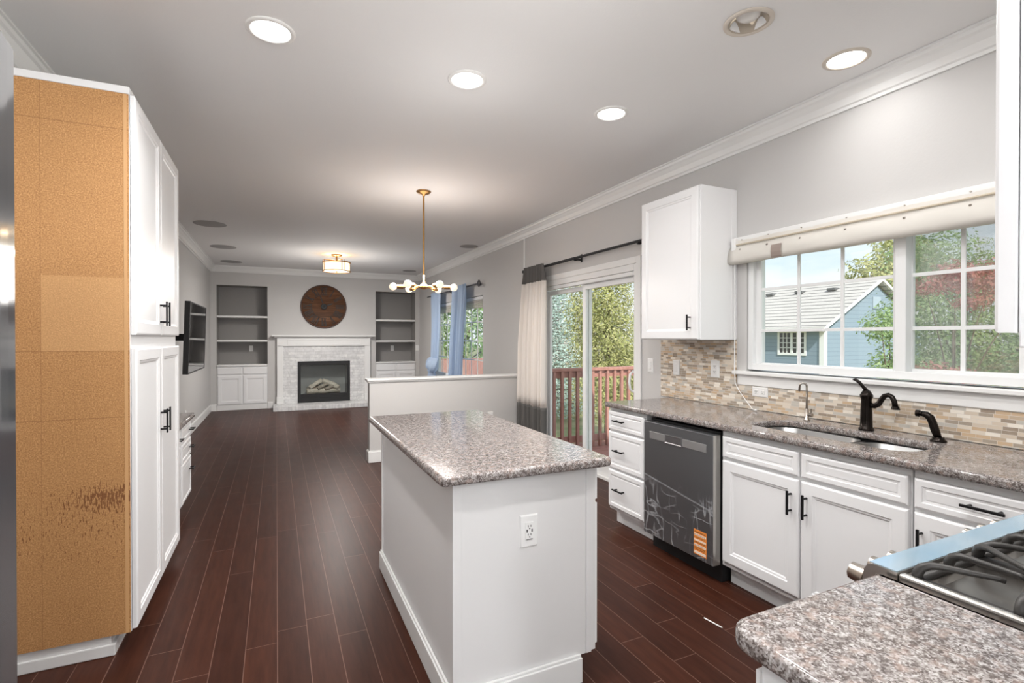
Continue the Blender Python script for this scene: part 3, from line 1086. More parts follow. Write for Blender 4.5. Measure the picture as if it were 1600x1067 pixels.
# ================================================================== island
IX0, IX1, IY0, IY1 = 0.570, 1.170, 1.715, 3.060
isl = thing('kitchen_island', 'free standing light grey island body under a granite top', 'kitchen island', (0, 0, 0))
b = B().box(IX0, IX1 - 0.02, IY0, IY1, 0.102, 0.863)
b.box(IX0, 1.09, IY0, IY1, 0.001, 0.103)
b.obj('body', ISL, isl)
b = B().box(IX0 - 0.006, IX0 + 0.028, IY0 - 0.006, IY0 + 0.004, 0.10, 0.862, 0.002)
b.box(IX0 - 0.006, IX0 + 0.004, IY0, IY0 + 0.03, 0.10, 0.862, 0.002)
b.obj('corner_trim', ISL, isl)
B().box(IX1 - 0.045, IX1 - 0.02, IY0 - 0.006, IY0 + 0.004, 0.104, 0.862, 0.002).obj('corner_trim', ISL, isl)
B().box(IX0 - 0.006, IX0 + 0.004, IY1 - 0.03, IY1, 0.10, 0.862, 0.002).obj('corner_trim', ISL, isl)
b = B().box(IX1 - 0.022, IX1, IY0 - 0.004, IY1, 0.110, 0.862, 0.002)
b.obj('face_frame', ISL, isl)
b = B()
b.box(IX0 - 0.016, 1.10, IY0 - 0.018, IY0 - 0.002, 0.001, 0.098, 0.002)
b.box(IX0 - 0.010, 1.098, IY0 - 0.012, IY0 - 0.002, 0.0981, 0.110, 0.003)
b.box(IX0 - 0.018, IX0 - 0.002, IY0 - 0.018, IY1 + 0.004, 0.001, 0.098, 0.002)
b.box(IX0 - 0.012, IX0 - 0.002, IY0 - 0.012, IY1 + 0.002, 0.0981, 0.110, 0.003)
o = b.obj('base_moulding', TRIM, isl)
o['label'] = 'white base moulding'
iw = (IY1 - IY0 - 0.03) / 2
for k in range(2):
    bb = B().panel(0.01 + k * (iw + 0.01), 0.01 + k * (iw + 0.01) + iw, 0.125, 0.70, DOOR, 0.02, 0)
    dd = bb.obj('door', CAB, isl)
    dd.location = (IX1 + 0.021, IY0, 0)
    dd.rotation_euler = (0, 0, R(90))
    bb = B().panel(0.01 + k * (iw + 0.01), 0.01 + k * (iw + 0.01) + iw, 0.715, 0.845, DRW, 0.02, 0)
    dd = bb.obj('drawer', CAB, isl)
    dd.location = (IX1 + 0.021, IY0, 0)
    dd.rotation_euler = (0, 0, R(90))
o = slab('island_countertop', rrect(0.500, 1.205, 1.640, 3.125, 0.022), [], 0.864, 0.900, 0.012, GRAN)
tag(o, 'polished speckled granite slab on top of the island', 'countertop')


def outlet(loc, rz, label, kind='duplex', w=0.072, h=0.117):
    """wall plate; local front faces -y"""
    t = thing('wall_outlet' if kind != 'switch' else 'light_switch', label, 'outlet' if kind != 'switch' else 'switch', loc, rz)
    B().panel(-w / 2, w / 2, -h / 2, h / 2, [(0, 0.002), (0.004, -0.004), (0.006, -0.005)], 0.0, 0.0).obj('plate', PLATE, t)
    if kind == 'switch':
        B().panel(-0.016, 0.016, -0.033, 0.033, [(0, -0.0052), (0.003, -0.008)], -0.0052, 0).obj('rocker', PLATE, t)
        return t
    b = B()
    if kind == 'usb':
        B().panel(-0.017, 0.017, -0.034, 0.034, [(0, -0.0052), (0.001, -0.0072)], -0.0052, 0).obj('receptacle', PLATE, t)
        for zz in (0.020, -0.012):
            for xx in (-0.0055, 0.006):
                b.box(xx - 0.0011, xx + 0.0011, -0.0082, -0.0071, zz - 0.004, zz + 0.004)
            b.cyl((0.0005, -0.0071, zz - 0.0095), (0.0005, -0.0082, zz - 0.0095), 0.0024, seg=10)
        for xx in (-0.010, 0.0105):
            b.box(xx - 0.0024, xx + 0.0024, -0.0082, -0.0071, -0.003, 0.009 - 0.001)
        b.box(-0.013, 0.013, -0.0082, -0.0071, -0.0315, -0.029)
    else:
        hz_ = w > h
        for s_ in (-1, 1):
            cx, cz = (s_ * 0.0195 * (1.2 if hz_ else 0), s_ * 0.0195 * (0 if hz_ else 1))
            rc = B().panel(cx - 0.0155, cx + 0.0155, cz - 0.0145, cz + 0.0145, [(0, -0.0052), (0.002, -0.0075)], 0.0, 0).obj('receptacle', PLATE, t)
            q = B()
            for xx in (-0.006, 0.006):
                q.box(cx + xx - 0.0012, cx + xx + 0.0012, -0.0086, -0.0074, cz - 0.002, cz + 0.007)
            q.cyl((cx, -0.0074, cz - 0.0075), (cx, -0.0086, cz - 0.0075), 0.0022, seg=10)
            q.obj('slots', SLOT, rc)
        b.bm.free()
        return t
    b.obj('slots', SLOT, t)
    return t


outlet((0.868, IY0 - 0.001, 0.638), 0, 'white outlet with two charging ports on the island end', 'usb', 0.078, 0.125)

# ================================================================== sink run (right wall): local x = -world y, local y = +world x
FX = 2.228          # door-front plane
KT = 0.862          # underside of the worktop


def base(y_left, wdt, label, hollow=False):
    t = thing('base_cabinet', label, 'cabinet', (FX, y_left, 0), -90)
    dp = XR - FX - 0.004
    if hollow:
        b = B().box(0.0, 0.018, 0.021, dp, 0.112, KT - 0.002).box(wdt - 0.018, wdt, 0.021, dp, 0.112, KT - 0.002)
        b.box(0.018, wdt - 0.018, 0.021, dp, 0.112, 0.130).box(0.018, wdt - 0.018, dp - 0.012, dp, 0.130, KT - 0.002)
        b.box(0.018, wdt - 0.018, 0.021, 0.040, 0.690, KT - 0.002).box(wdt / 2 - 0.02, wdt / 2 + 0.02, 0.021, 0.040, 0.130, 0.690)
        b.obj('body', CAB, t)
    else:
        B().box(0.0, wdt, 0.021, dp, 0.112, KT - 0.002).obj('body', CAB, t)
    B().box(0.0, wdt, 0.085, XR - FX - 0.01, 0.001, 0.1115).obj('toe_kick', CAB, t)
    return t


t = base(3.100, 0.410, 'white three drawer cabinet at the end beside the sliding door')
bpy.data.objects[t.name].children[1].location = (0, 0, 0)
for z0_, z1_ in ((0.700, 0.838), (0.420, 0.686), (0.135, 0.406)):
    door(t, 0.004, 0.404, z0_, z1_, 0, 0.150, (z0_ + z1_) / 2 + 0.005, DRW if z1_ - z0_ < 0.2 else [(0, 0.006), (0.008, 0.0), (0.032, 0.0), (0.035, 0.004), (0.046, 0.0055), (0.05, 0.0035)], ln=0.12, name='drawer')
t = base(2.050, 0.925, 'white double door sink cabinet under the black faucet', True)
for k, (a, c) in enumerate(((0.012, 0.462), (0.474, 0.918))):
    door(t, a, c, 0.716, 0.832, 0, steps=DRW, name='false_front')
    door(t, a, c, 0.140, 0.700, 0, (c - 0.036) if k == 0 else (a + 0.030), 0.588, ln=0.115)
t = base(1.118, 0.460, 'white drawer and door cabinet by the range, right of the sink')
door(t, 0.006, 0.452, 0.716, 0.832, 0, 0.225, 0.778, DRW, ln=0.125, name='drawer')
door(t, 0.006, 0.452, 0.140, 0.700, 0, 0.034, 0.588, ln=0.115)
t = base(0.655, 0.690, 'white corner cabinet on the sink wall behind the range')

# dishwasher
dwt = thing('dishwasher', 'dark stainless dishwasher in creased clear film with orange sticker', 'dishwasher', (2.185, 2.640, 0), -90)
B().box(0.004, 0.575, 0.060, 0.64, 0.10, 0.845).obj('body', MATTE, dwt)
B().box(0.0, 0.578, 0.0, 0.056, 0.105, 0.832, 0.004).obj('door', DWF, dwt)
b = B().box(0.574, 0.5795, 0.003, 0.055, 0.106, 0.831)
b.obj('side_edge', STEEL, dwt)
hb = B().box(0.058, 0.532, -0.003, 0.001, 0.725, 0.772, 0.0015)
hb = hb.obj('handle_band', mat('band_grey', (0.42, 0.42, 0.42), 0.35, 0.7), dwt)
b = B()
b.panel(0.20, 0.345, 0.722, 0.775, [(0, -0.006), (0.003, -0.007), (0.007, -0.004)], -0.001, 0)
b.obj('pocket', mat('pocket_steel', (0.30, 0.30, 0.31), 0.3, 0.9), hb)
B().box(0.004, 0.575, 0.075, 0.62, 0.001, 0.099).obj('toe_panel', MATTE, dwt)
ORG = mat('sticker_orange', (0.80, 0.26, 0.05), 0.5)
STW = mat('sticker_cream', (0.85, 0.72, 0.60), 0.5)
STD = mat('sticker_dark', (0.22, 0.10, 0.03), 0.5)
st = B().box(0.440, 0.535, -0.0012, 0.0, 0.130, 0.272).obj('warning_sticker', ORG, dwt)
st['label'] = 'orange and white sticker'
for z0_, z1_ in ((0.250, 0.238), (0.218, 0.208), (0.190, 0.178), (0.150, 0.136)):
    B().box(0.444, 0.531, -0.0018, -0.0012, z1_, z0_).obj('pale_band', STW, st)
rnd = random.Random(3)
for zz, hh in ((0.260, 0.0045), (0.244, 0.003), (0.228, 0.003), (0.201, 0.004), (0.184, 0.002), (0.170, 0.0035), (0.162, 0.003)):
    xx = 0.447
    b = B()
    while xx < 0.522:
        ww = rnd.uniform(0.004, 0.012)
        b.box(xx, min(xx + ww, 0.528), -0.0024, -0.0012, zz - hh / 2, zz + hh / 2)
        xx += ww + 0.003
    b.obj('print_line', STD, st)

# worktop with sink cut-out
outer = [(FX - 0.026, YN + 0.004), (XR - 0.012, YN + 0.004), (XR - 0.012, 3.118)] + [(FX - 0.026 + 0.022 - 0.022 * math.sin(R(a)), 3.118 - 0.022 + 0.022 * math.cos(R(a))) for a in range(0, 91, 18)]
SX0, SX1, SY0, SY1 = 2.345, 2.665, 1.200, 1.985
hole = rrect(SX0, SX1, SY0, SY1, (0.09, 0.09, 0.09, 0.09), 8)[::-1]
o = slab('sink_countertop', outer, [hole], 0.864, 0.900, 0.012, GRAN)
tag(o, 'long speckled granite countertop holding the sink', 'countertop')

# double bowl sink
s = thing('kitchen_sink', 'stainless double bowl sink set under the granite', 'sink', (0, 0, 0))
for nm, y0_, y1_, dp in (('large_bowl', 1.530, 1.985 + 0.008, 0.20), ('small_bowl', SY0 - 0.008, 1.500, 0.16)):
    b = B()
    lo = [rrect(SX0 - 0.008, SX1 + 0.008, y0_, y1_, 0.09, 8), rrect(SX0 - 0.004, SX1 + 0.004, y0_ + 0.004, y1_ - 0.004, 0.088, 8),
          rrect(SX0 + 0.006, SX1 - 0.006, y0_ + 0.014, y1_ - 0.014, 0.08, 8), rrect(SX0 + 0.05, SX1 - 0.05, y0_ + 0.06, y1_ - 0.06, 0.05, 8)]
    zs = [0.862, 0.858, 0.862 - dp + 0.03, 0.862 - dp]
    rings = [[b.bm.verts.new((x, y, z)) for x, y in ring] for ring, z in zip(lo, zs)]
    n = len(rings[0])
    for i in range(3):
        for k in range(n):
            fc = b.bm.faces.new((rings[i][k], rings[i][(k + 1) % n], rings[i + 1][(k + 1) % n], rings[i + 1][k]))
            fc.smooth = True
    b.bm.faces.new(rings[-1])
    o = b.obj(nm, SINK, s)
    sm = o.modifiers.new('thick', 'SOLIDIFY')
    sm.thickness = 0.0015
    yc = (y0_ + y1_) / 2
    B().lathe([(0.0, 0.862 - dp + 0.004), (0.035, 0.862 - dp + 0.004), (0.043, 0.862 - dp + 0.0015)], c=((SX0 + SX1) / 2, yc, 0)).obj('drain', NICKEL, s)
B().box(SX0 + 0.05, SX1 - 0.05, 1.499, 1.531, 0.850, 0.8605, 0.004).obj('divider', SINK, s)


def arc(c, r, a0, a1, n, u, v):
    return [Vector(c) + r * (math.cos(R(a0 + (a1 - a0) * k / n)) * Vector(u) + math.sin(R(a0 + (a1 - a0) * k / n)) * Vector(v)) for k in range(n + 1)]


# main faucet
fx, fy = 2.735, 1.578
t = thing('faucet', 'black bronze single lever faucet with curved spout behind the sink', 'faucet', (fx, fy, 0.9005))
B().lathe([(0.0, 0), (0.034, 0), (0.034, 0.010), (0.028, 0.016), (0.027, 0.05), (0.0255, 0.11), (0.0235, 0.155), (0.026, 0.165), (0.029, 0.172), (0.029, 0.180), (0.024, 0.188), (0.018, 0.200), (0.010, 0.206), (0.0, 0.207)]).obj('body', BRONZE, t)
U = Vector((-0.05, -1, 0)).normalized()
pts = [U * 0.018 + Vector((0, 0, 0.130)), U * 0.040 + Vector((0, 0, 0.128)), U * 0.060 + Vector((0, 0, 0.140)), U * 0.074 + Vector((0, 0, 0.165)), U * 0.088 + Vector((0, 0, 0.184)), U * 0.106 + Vector((0, 0, 0.190)), U * 0.122 + Vector((0, 0, 0.182)), U * 0.132 + Vector((0, 0, 0.162)), U * 0.138 + Vector((0, 0, 0.134))]
o = B().tube(pts, [0.013, 0.0135, 0.0135, 0.013, 0.0125, 0.012, 0.012, 0.012, 0.0125], 14).obj('spout', BRONZE, t)
B().cyl(pts[-1] + Vector((0, 0, 0.004)), pts[-1] + Vector((0, 0, -0.012)), 0.015, 0.019, 18).obj('aerator', BRONZE, o)
B().tube([(0, 0, 0.203), (-0.010, 0.012, 0.222), (-0.016, 0.026, 0.243), (-0.018, 0.044, 0.256), (-0.018, 0.056, 0.255)], [0.010, 0.008, 0.0085, 0.008, 0.004], 12).obj('lever', BRONZE, t)
# drinking water tap
t = thing('filter_tap', 'slim brushed nickel drinking water tap left of the faucet', 'tap', (2.745, 1.906, 0.9005))
B().lathe([(0, 0), (0.017, 0), (0.017, 0.006), (0.011, 0.010), (0.011, 0.062), (0.008, 0.068), (0.0, 0.069)]).obj('body', NICKEL, t)
V_ = Vector((-0.45, 0.6, 0)).normalized()
pts = [Vector((0, 0, 0.06)), Vector((0, 0, 0.12)), Vector((0, 0, 0.195))] + arc(V_ * 0.018 + Vector((0, 0, 0.195)), 0.018, 180, 20, 7, V_, (0, 0, 1)) + [V_ * 0.038 + Vector((0, 0, 0.165))]
B().tube(pts, 0.0058, 10).obj('spout', NICKEL, t)
B().cyl((0, -0.010, 0.035), (0, -0.034, 0.035), 0.0105, seg=14).cyl((0, -0.026, 0.036), (0, -0.027, 0.070), 0.004, seg=8).obj('lever', NICKEL, t)
# side sprayer
t = thing('side_sprayer', 'black bronze pull out side sprayer right of the faucet', 'sprayer', (2.726, 1.263, 0.9005))
B().lathe([(0, 0), (0.031, 0), (0.031, 0.006), (0.024, 0.012), (0.022, 0.020), (0.0, 0.021)]).obj('base', BRONZE, t)
Q = Vector((-0.15, 1, 0)).normalized()
B().tube([Vector((0, 0, 0.015)), Q * 0.012 + Vector((0, 0, 0.05)), Q * 0.022 + Vector((0, 0, 0.085)), Q * 0.030 + Vector((0, 0, 0.105)), Q * 0.045 + Vector((0, 0, 0.117)), Q * 0.062 + Vector((0, 0, 0.120))], [0.014, 0.017, 0.0165, 0.0165, 0.0155, 0.013], 14).obj('wand', BRONZE, t)
B().cyl(Q * 0.060 + Vector((0, 0, 0.120)), Q * 0.070 + Vector((0, 0, 0.120)), 0.012, seg=16).cyl(Q * 0.069 + Vector((0, 0, 0.120)), Q * 0.084 + Vector((0, 0, 0.120)), 0.017, 0.0155, seg=16).obj('spray_head', BRONZE, t)

outlet((XR - 0.001, 3.360, 1.142), -90, 'white light switch on grey wall between sliding door and tile', 'switch')
outlet((XR - 0.0112, 3.045, 1.140), -90, 'white switch plate on the mosaic tile under the wall cabinet', 'switch', 0.07)
outlet((XR - 0.0112, 2.660, 1.150), -90, 'white outlet on the mosaic tile beside the window sill', 'duplex', 0.08, 0.122)
outlet((XR - 0.0112, 2.290, 1.022), -90, 'white sideways outlet on the tile below the kitchen window', 'duplex', 0.118, 0.066)
outlet((2.36, 5.699, 0.415), 0, 'white outlet low on the half wall by the charcoal curtain')
outlet((XL + 0.001, 7.55, 0.33), 90, 'white wall plate low on left wall, nearer the desk', 'duplex')
outlet((XL + 0.001, 8.10, 0.33), 90, 'white wall plate low on left wall, nearer the fireplace', 'duplex')
outlet((2.800, YB - 0.001, 1.16), 0, 'white switch beside the right shelf niche', 'switch')
outlet((-0.461, YB + 0.394, 1.165), 0, 'white outlet inside the left shelf niche')
outlet((2.335, YB + 0.394, 1.150), 0, 'white outlet inside the right shelf niche')

# wall cabinet on the right wall
UX = 2.500
t = thing('wall_cabinet', 'white single door wall cabinet between sliding door and window', 'cabinet', (UX, 3.060, 1.360), -90)
B().box(0.0, 0.575, 0.021, XR - UX - 0.002, 0.0, 1.020, 0.002).obj('body', CAB, t)
B().box(0.562, 0.5775, 0.30, XR - UX - 0.001, 0.0, 1.020, 0.002).obj('scribe_strip', CAB, t)
door(t, 0.004, 0.568, 0.004, 1.014, 0, 0.505, 0.115, ln=0.105)

# wall cabinet by the range (right edge of the view)
t = thing('wall_cabinet', 'white wall cabinet cut by the right edge above the range counter', 'cabinet', (1.105, 0.2795, 1.360), 180)
B().box(0.002, 0.395, 0.021, 0.325, 0.0, 1.02, 0.002).obj('body', CAB, t)
door(t, 0.006, 0.399, 0.016, 1.014, 0, 0.05, 0.12)

# ================================================================== foreground counter + range
t = thing('base_cabinet', 'white cabinet under the granite counter left of the range', 'cabinet', (1.092, 0.580, 0), 180)
B().box(0.002, 0.392, 0.021, 0.62, 0.112, 0.862).obj('body', CAB, t)
B().box(0.002, 0.392, 0.085, 0.62, 0.001, 0.1115).obj('toe_kick', CAB, t)
door(t, 0.006, 0.386, 0.716, 0.832, 0, 0.196, 0.778, DRW, ln=0.125, name='drawer')
door(t, 0.006, 0.386, 0.140, 0.700, 0, 0.05, 0.588, ln=0.115)
o = slab('range_countertop', rrect(0.672, 1.094, YN + 0.004, 0.612, (0, 0, 0.004, 0.045)), [], 0.864, 0.900, 0.012, GRAN)
tag(o, 'speckled granite counter in the foreground left of the range', 'countertop')
o = slab('corner_countertop', rrect(1.866, FX - 0.028, YN + 0.004, 0.612, 0.002), [], 0.864, 0.900, 0.012, GRAN)
tag(o, 'short granite counter between the range and the sink run', 'countertop')
t = thing('base_cabinet', 'white filler cabinet under the corner counter right of the range', 'cabinet', (2.196, 0.580, 0), 180)
B().box(0.0, 0.325, 0.0, 0.62, 0.112, 0.862).obj('body', CAB, t)
B().box(0.0, 0.325, 0.085, 0.62, 0.001, 0.1115).obj('toe_kick', CAB, t)

RX0, RX1 = 1.0975, 1.8625
BLUEF = mat('blue_film_steel', (0.42, 0.58, 0.70), 0.16, 0.75)
g = N(BLUEF)
g.base(g.mix(g.noise(g.mapped((6, 14, 6)), 1.5, 3), (0.30, 0.50, 0.66), (0.62, 0.70, 0.76)))
IRON = mat('cast_iron', (0.045, 0.042, 0.040), 0.42, 0.3)
PAN = mat('cooktop_steel', (0.24, 0.22, 0.20), 0.30, 0.9)
rg_ = thing('gas_range', 'stainless gas range with cast iron grates and blue film on the front', 'range', (0, 0, 0))
b = B().box(RX0, RX1, -0.03, 0.600, 0.09, 0.880)
b.obj('body', STEEL, rg_)
B().box(RX0 + 0.02, RX1 - 0.02, 0.0, 0.55, 0.001, 0.089).obj('base_plinth', MATTE, rg_)
b = B()
b.prism([(0.575, 0.880), (0.575, 0.912), (0.618, 0.912), (0.630, 0.907), (0.637, 0.895), (0.645, 0.800), (0.610, 0.800)], RX0, RX1, 'x')
b.obj('control_panel', STEEL, rg_)
b = B().box(RX0 + 0.003, RX1 - 0.003, 0.577, 0.628, 0.9122, 0.9135)
o = b.obj('protective_film', BLUEF, rg_)
o['label'] = 'blue protective film strip'
b = B().box(RX0 + 0.015, RX1 - 0.015, 0.602, 0.632, 0.17, 0.785, 0.006)
o = b.obj('oven_door', STEEL, rg_)
B().cyl((RX0 + 0.06, 0.665, 0.73), (RX1 - 0.06, 0.665, 0.73), 0.011, seg=14).cyl((RX0 + 0.09, 0.63, 0.73), (RX0 + 0.09, 0.665, 0.73), 0.008).cyl((RX1 - 0.09, 0.63, 0.73), (RX1 - 0.09, 0.665, 0.73), 0.008).obj('handle', STEEL, o)
for kx in (1.135, 1.205, 1.275, 1.60, 1.67, 1.74):
    b = B().cyl((kx, 0.640, 0.862), (kx, 0.652, 0.863), 0.016, seg=18)
    b.cyl((kx, 0.652, 0.863), (kx, 0.683, 0.866), 0.0225, 0.019, seg=8)
    b.obj('knob', NICKEL, rg_)
# cooktop: rounded side rails, sunken pan
B().box(RX0, RX0 + 0.018, -0.03, 0.5745, 0.880, 0.912, 0.006, 3).obj('side_rail', STEEL, rg_)
B().box(RX1 - 0.018, RX1, -0.03, 0.5745, 0.880, 0.912, 0.006, 3).obj('side_rail', STEEL, rg_)
b = B().panel(0, 0, 0, 0, [], 0) if False else B()
xs = [RX0 + 0.018, RX0 + 0.045, RX1 - 0.045, RX1 - 0.018]
ys = [-0.03, 0.0, 0.535, 0.574]
hs = {0: 0.905, 1: 0.889}
vv = [[b.bm.verts.new((x, y, 0.889 if (0 < i < 3 and 0 < j < 3) else 0.905)) for j, y in enumerate(ys)] for i, x in enumerate(xs)]
for i in range(3):
    for j in range(3):
        b.bm.faces.new((vv[i][j], vv[i + 1][j], vv[i + 1][j + 1], vv[i][j + 1]))
b.obj('cooktop_pan', PAN, rg_)
BS = mat('burner_alloy', (0.35, 0.33, 0.31), 0.35, 0.9)
for bx, by, br in ((1.285, 0.400, 0.046), (1.285, 0.125, 0.038), (1.675, 0.400, 0.046), (1.675, 0.125, 0.038), (1.48, 0.27, 0.040)):
    o = B().lathe([(0, 0.889), (br + 0.012, 0.889), (br + 0.010, 0.899), (br, 0.905), (br, 0.910), (0, 0.910)], c=(bx, by, 0)).obj('burner', BS, rg_)
    b = B().lathe([(0, 0.9105), (br - 0.004, 0.9105), (br - 0.003, 0.916), (br - 0.012, 0.920), (0.012, 0.9195), (0.006, 0.918), (0, 0.918)], c=(bx, by, 0))
    b.obj('burner_cap', MATTE, o)


def finger(b, p0, p1, h0=0.892, top=0.934, r=0.0068, foot=0.028):
    """grate finger: rises from the rim in a rounded shoulder, then runs flat to its tip"""
    p0, p1 = Vector((*p0, 0)), Vector((*p1, 0))
    d_ = (p1 - p0)
    ln = d_.length
    d_.normalize()
    pts = [p0 + Vector((0, 0, h0)), p0 + d_ * 0.001 + Vector((0, 0, top - foot * 0.7)), p0 + d_ * foot * 0.25 + Vector((0, 0, top - foot * 0.28)), p0 + d_ * foot * 0.7 + Vector((0, 0, top - foot * 0.05)), p0 + d_ * foot * 1.2 + Vector((0, 0, top)), p1 - d_ * 0.01 + Vector((0, 0, top - 0.002)), p1 + Vector((0, 0, top - 0.004))]
    b.tube(pts, [0.010, 0.0095, 0.009, 0.008, r, r * 0.85, r * 0.75], 8)


for gx0, gx1, cxs in ((RX0 + 0.030, 1.352, 1.285), (1.360, 1.600, 1.48), (1.608, RX1 - 0.030, 1.675)):
    b = B()
    gy0, gy1 = 0.004, 0.556
    zr = 0.900
    b.tube([(gx0, gy0, zr), (gx0, gy1, zr)], 0.0085, 8).tube([(gx1, gy0, zr), (gx1, gy1, zr)], 0.0085, 8)
    b.tube([(gx0, gy0, zr), (gx1, gy0, zr)], 0.0085, 8).tube([(gx0, gy1, zr), (gx1, gy1, zr)], 0.0085, 8)
    b.tube([(gx0, 0.28, zr), (gx1, 0.28, zr)], 0.0085, 8)
    cx = (gx0 + gx1) / 2
    for cy in (0.405, 0.145):
        ya, yb_ = (gy1, 0.28) if cy > 0.3 else (gy0, 0.28)
        finger(b, (gx0, cy), (cx - 0.032, cy), zr)
        finger(b, (gx1, cy), (cx + 0.032, cy), zr)
        finger(b, (cx, ya), (cx, cy + (0.032 if ya > cy else -0.032)), zr)
        finger(b, (cx, yb_), (cx, cy + (0.032 if yb_ > cy else -0.032)), zr)
        finger(b, (gx0, ya), (cx - 0.045, cy + (0.045 if ya > cy else -0.045)), zr)
        finger(b, (gx1, ya), (cx + 0.045, cy + (0.045 if ya > cy else -0.045)), zr)
    for x_ in (gx0, gx1):
        for y_ in (gy0, gy1):
            b.cyl((x_, y_, 0.8895), (x_, y_, 0.902), 0.009, seg=8)
    b.obj('grate', IRON, rg_)

# ================================================================== roman shade over the kitchen window
t = thing('roman_shade', 'raised ivory roman shade above the kitchen window', 'window shade', (0, 0, 0))
Y0S, Y1S = 0.42, 2.475
B().box(XR - 0.05, XR - 0.002, Y0S, Y1S - 0.01, 1.988, 2.045, 0.003).obj('headrail', TRIM, t)
b = B()
prof_ = [(XR - 0.052, 2.020), (XR - 0.056, 1.985), (XR - 0.075, 1.960), (XR - 0.088, 1.930), (XR - 0.092, 1.895), (XR - 0.086, 1.872), (XR - 0.060, 1.866), (XR - 0.030, 1.868), (XR - 0.014, 1.90), (XR - 0.012, 1.98)]
nY = 40
rows = []
for i in range(nY + 1):
    y = Y0S - 0.01 + (Y1S - Y0S + 0.02) * i / nY
    rows.append([b.bm.verts.new((x + 0.003 * math.sin(y * 17 + k), y, z + 0.002 * math.sin(y * 9 + k * 2))) for k, (x, z) in enumerate(prof_)])
for i in range(nY):
    for k in range(len(prof_) - 1):
        q = b.bm.faces.new((rows[i][k], rows[i + 1][k], rows[i + 1][k + 1], rows[i][k + 1]))
        q.smooth = True
b.bm.faces.new(rows[0])
b.bm.faces.new(rows[-1])
b.obj('cloth_fold', SHADE, t)
B().cyl((XR - 0.066, Y0S, 1.991), (XR - 0.066, Y1S - 0.03, 1.991), 0.0055, seg=10).obj('lift_rod', mat('rod_beige', (0.55, 0.48, 0.37), 0.5), t)
for yy in (2.40, 2.20, 1.98, 1.72, 1.44, 1.18):
    B().cyl((XR - 0.049, yy, 2.022), (XR - 0.056, yy, 2.022), 0.004, seg=8).obj('screw', NICKEL, t)
    B().cyl((XR - 0.075, yy - 0.01, 1.957), (XR - 0.083, yy - 0.01, 1.955), 0.005, seg=8).obj('ring', NICKEL, t)
B().box(XR - 0.078, XR - 0.048, Y1S - 0.045, Y1S - 0.012, 1.955, 2.035, 0.004).obj('end_bracket', TRIM, t)
tg = B()
pr_ = [(XR - 0.0905, 1.945), (XR - 0.0955, 1.925), (XR - 0.0975, 1.900), (XR - 0.0945, 1.876), (XR - 0.0895, 1.866)]
for k in range(4):
    (xa, za), (xb, zb) = pr_[k], pr_[k + 1]
    tg.quad([(xa, 2.080, za), (xa, 2.150, za), (xb, 2.150, zb), (xb, 2.080, zb)])
o = tg.obj('cloth_tag', mat('tag_taupe', (0.30, 0.24, 0.21), 0.6), t)
o['label'] = 'taupe tag'
cp = [(XR - 0.06, 2.45, 1.96), (XR - 0.055, 2.452, 1.7), (XR - 0.052, 2.455, 1.4), (XR - 0.052, 2.457, 1.16), (XR - 0.05, 2.452, 1.07), (XR - 0.05, 2.42, 1.02), (XR - 0.055, 2.37, 0.97), (XR - 0.06, 2.31, 0.915), (XR - 0.065, 2.285, 0.906)]
B().tube(cp, 0.0028, 6).ball((XR - 0.066, 2.275, 0.910), 0.008, 10, 8).obj('pull_cord', PLATE, t)

# ================================================================== curtain by the sliding door


def drape(yc, x, rows, nf, mats, name_parts, root, amp=0.03, n=90, seed=1):
    """pleated cloth hanging at plane x; rows: (z, y_left, y_right, amp factor); cuts at given z's"""
    for (z_hi, z_lo, mm, nm) in name_parts:
        b = B()
        zs = [z_hi + (z_lo - z_hi) * k / 14 for k in range(15)]
        grid = []
        for z in zs:
            for (za, la, ra, aa), (zb, lb, rb, ab) in zip(rows, rows[1:]):
                if zb <= z <= za or (z > za and za == rows[0][0]) or (z < zb and zb == rows[-1][0]):
                    f_ = (za - z) / max(1e-6, za - zb)
                    l_, r_, a_ = la + (lb - la) * f_, ra + (rb - ra) * f_, aa + (ab - aa) * f_
                    if zb <= z <= za:
                        break
            row = []
            for i in range(n + 1):
                u = i / n
                k = u * nf
                sn = math.sin(2 * PI * k + 0.6 * math.sin(k * 1.7 + seed))
                off = math.copysign(abs(sn) ** 0.7, sn) * (0.75 + 0.25 * math.sin(k * 2.3 + seed)) + 0.12 * math.sin(4 * PI * k + z * 1.5)
                yy = l_ + (r_ - l_) * u + 0.006 * math.sin(2 * PI * k * 0.5 + z * 2)
                row.append(b.bm.verts.new((x + amp * a_ * off, yy, z)))
            grid.append(row)
        for a_ in range(14):
            for i in range(n):
                q = b.bm.faces.new((grid[a_][i], grid[a_][i + 1], grid[a_ + 1][i + 1], grid[a_ + 1][i]))
                q.smooth = True
        o = b.obj(nm, mm, root)
        sm = o.modifiers.new('thick', 'SOLIDIFY')
        sm.thickness = 0.002
        sm.offset = 0


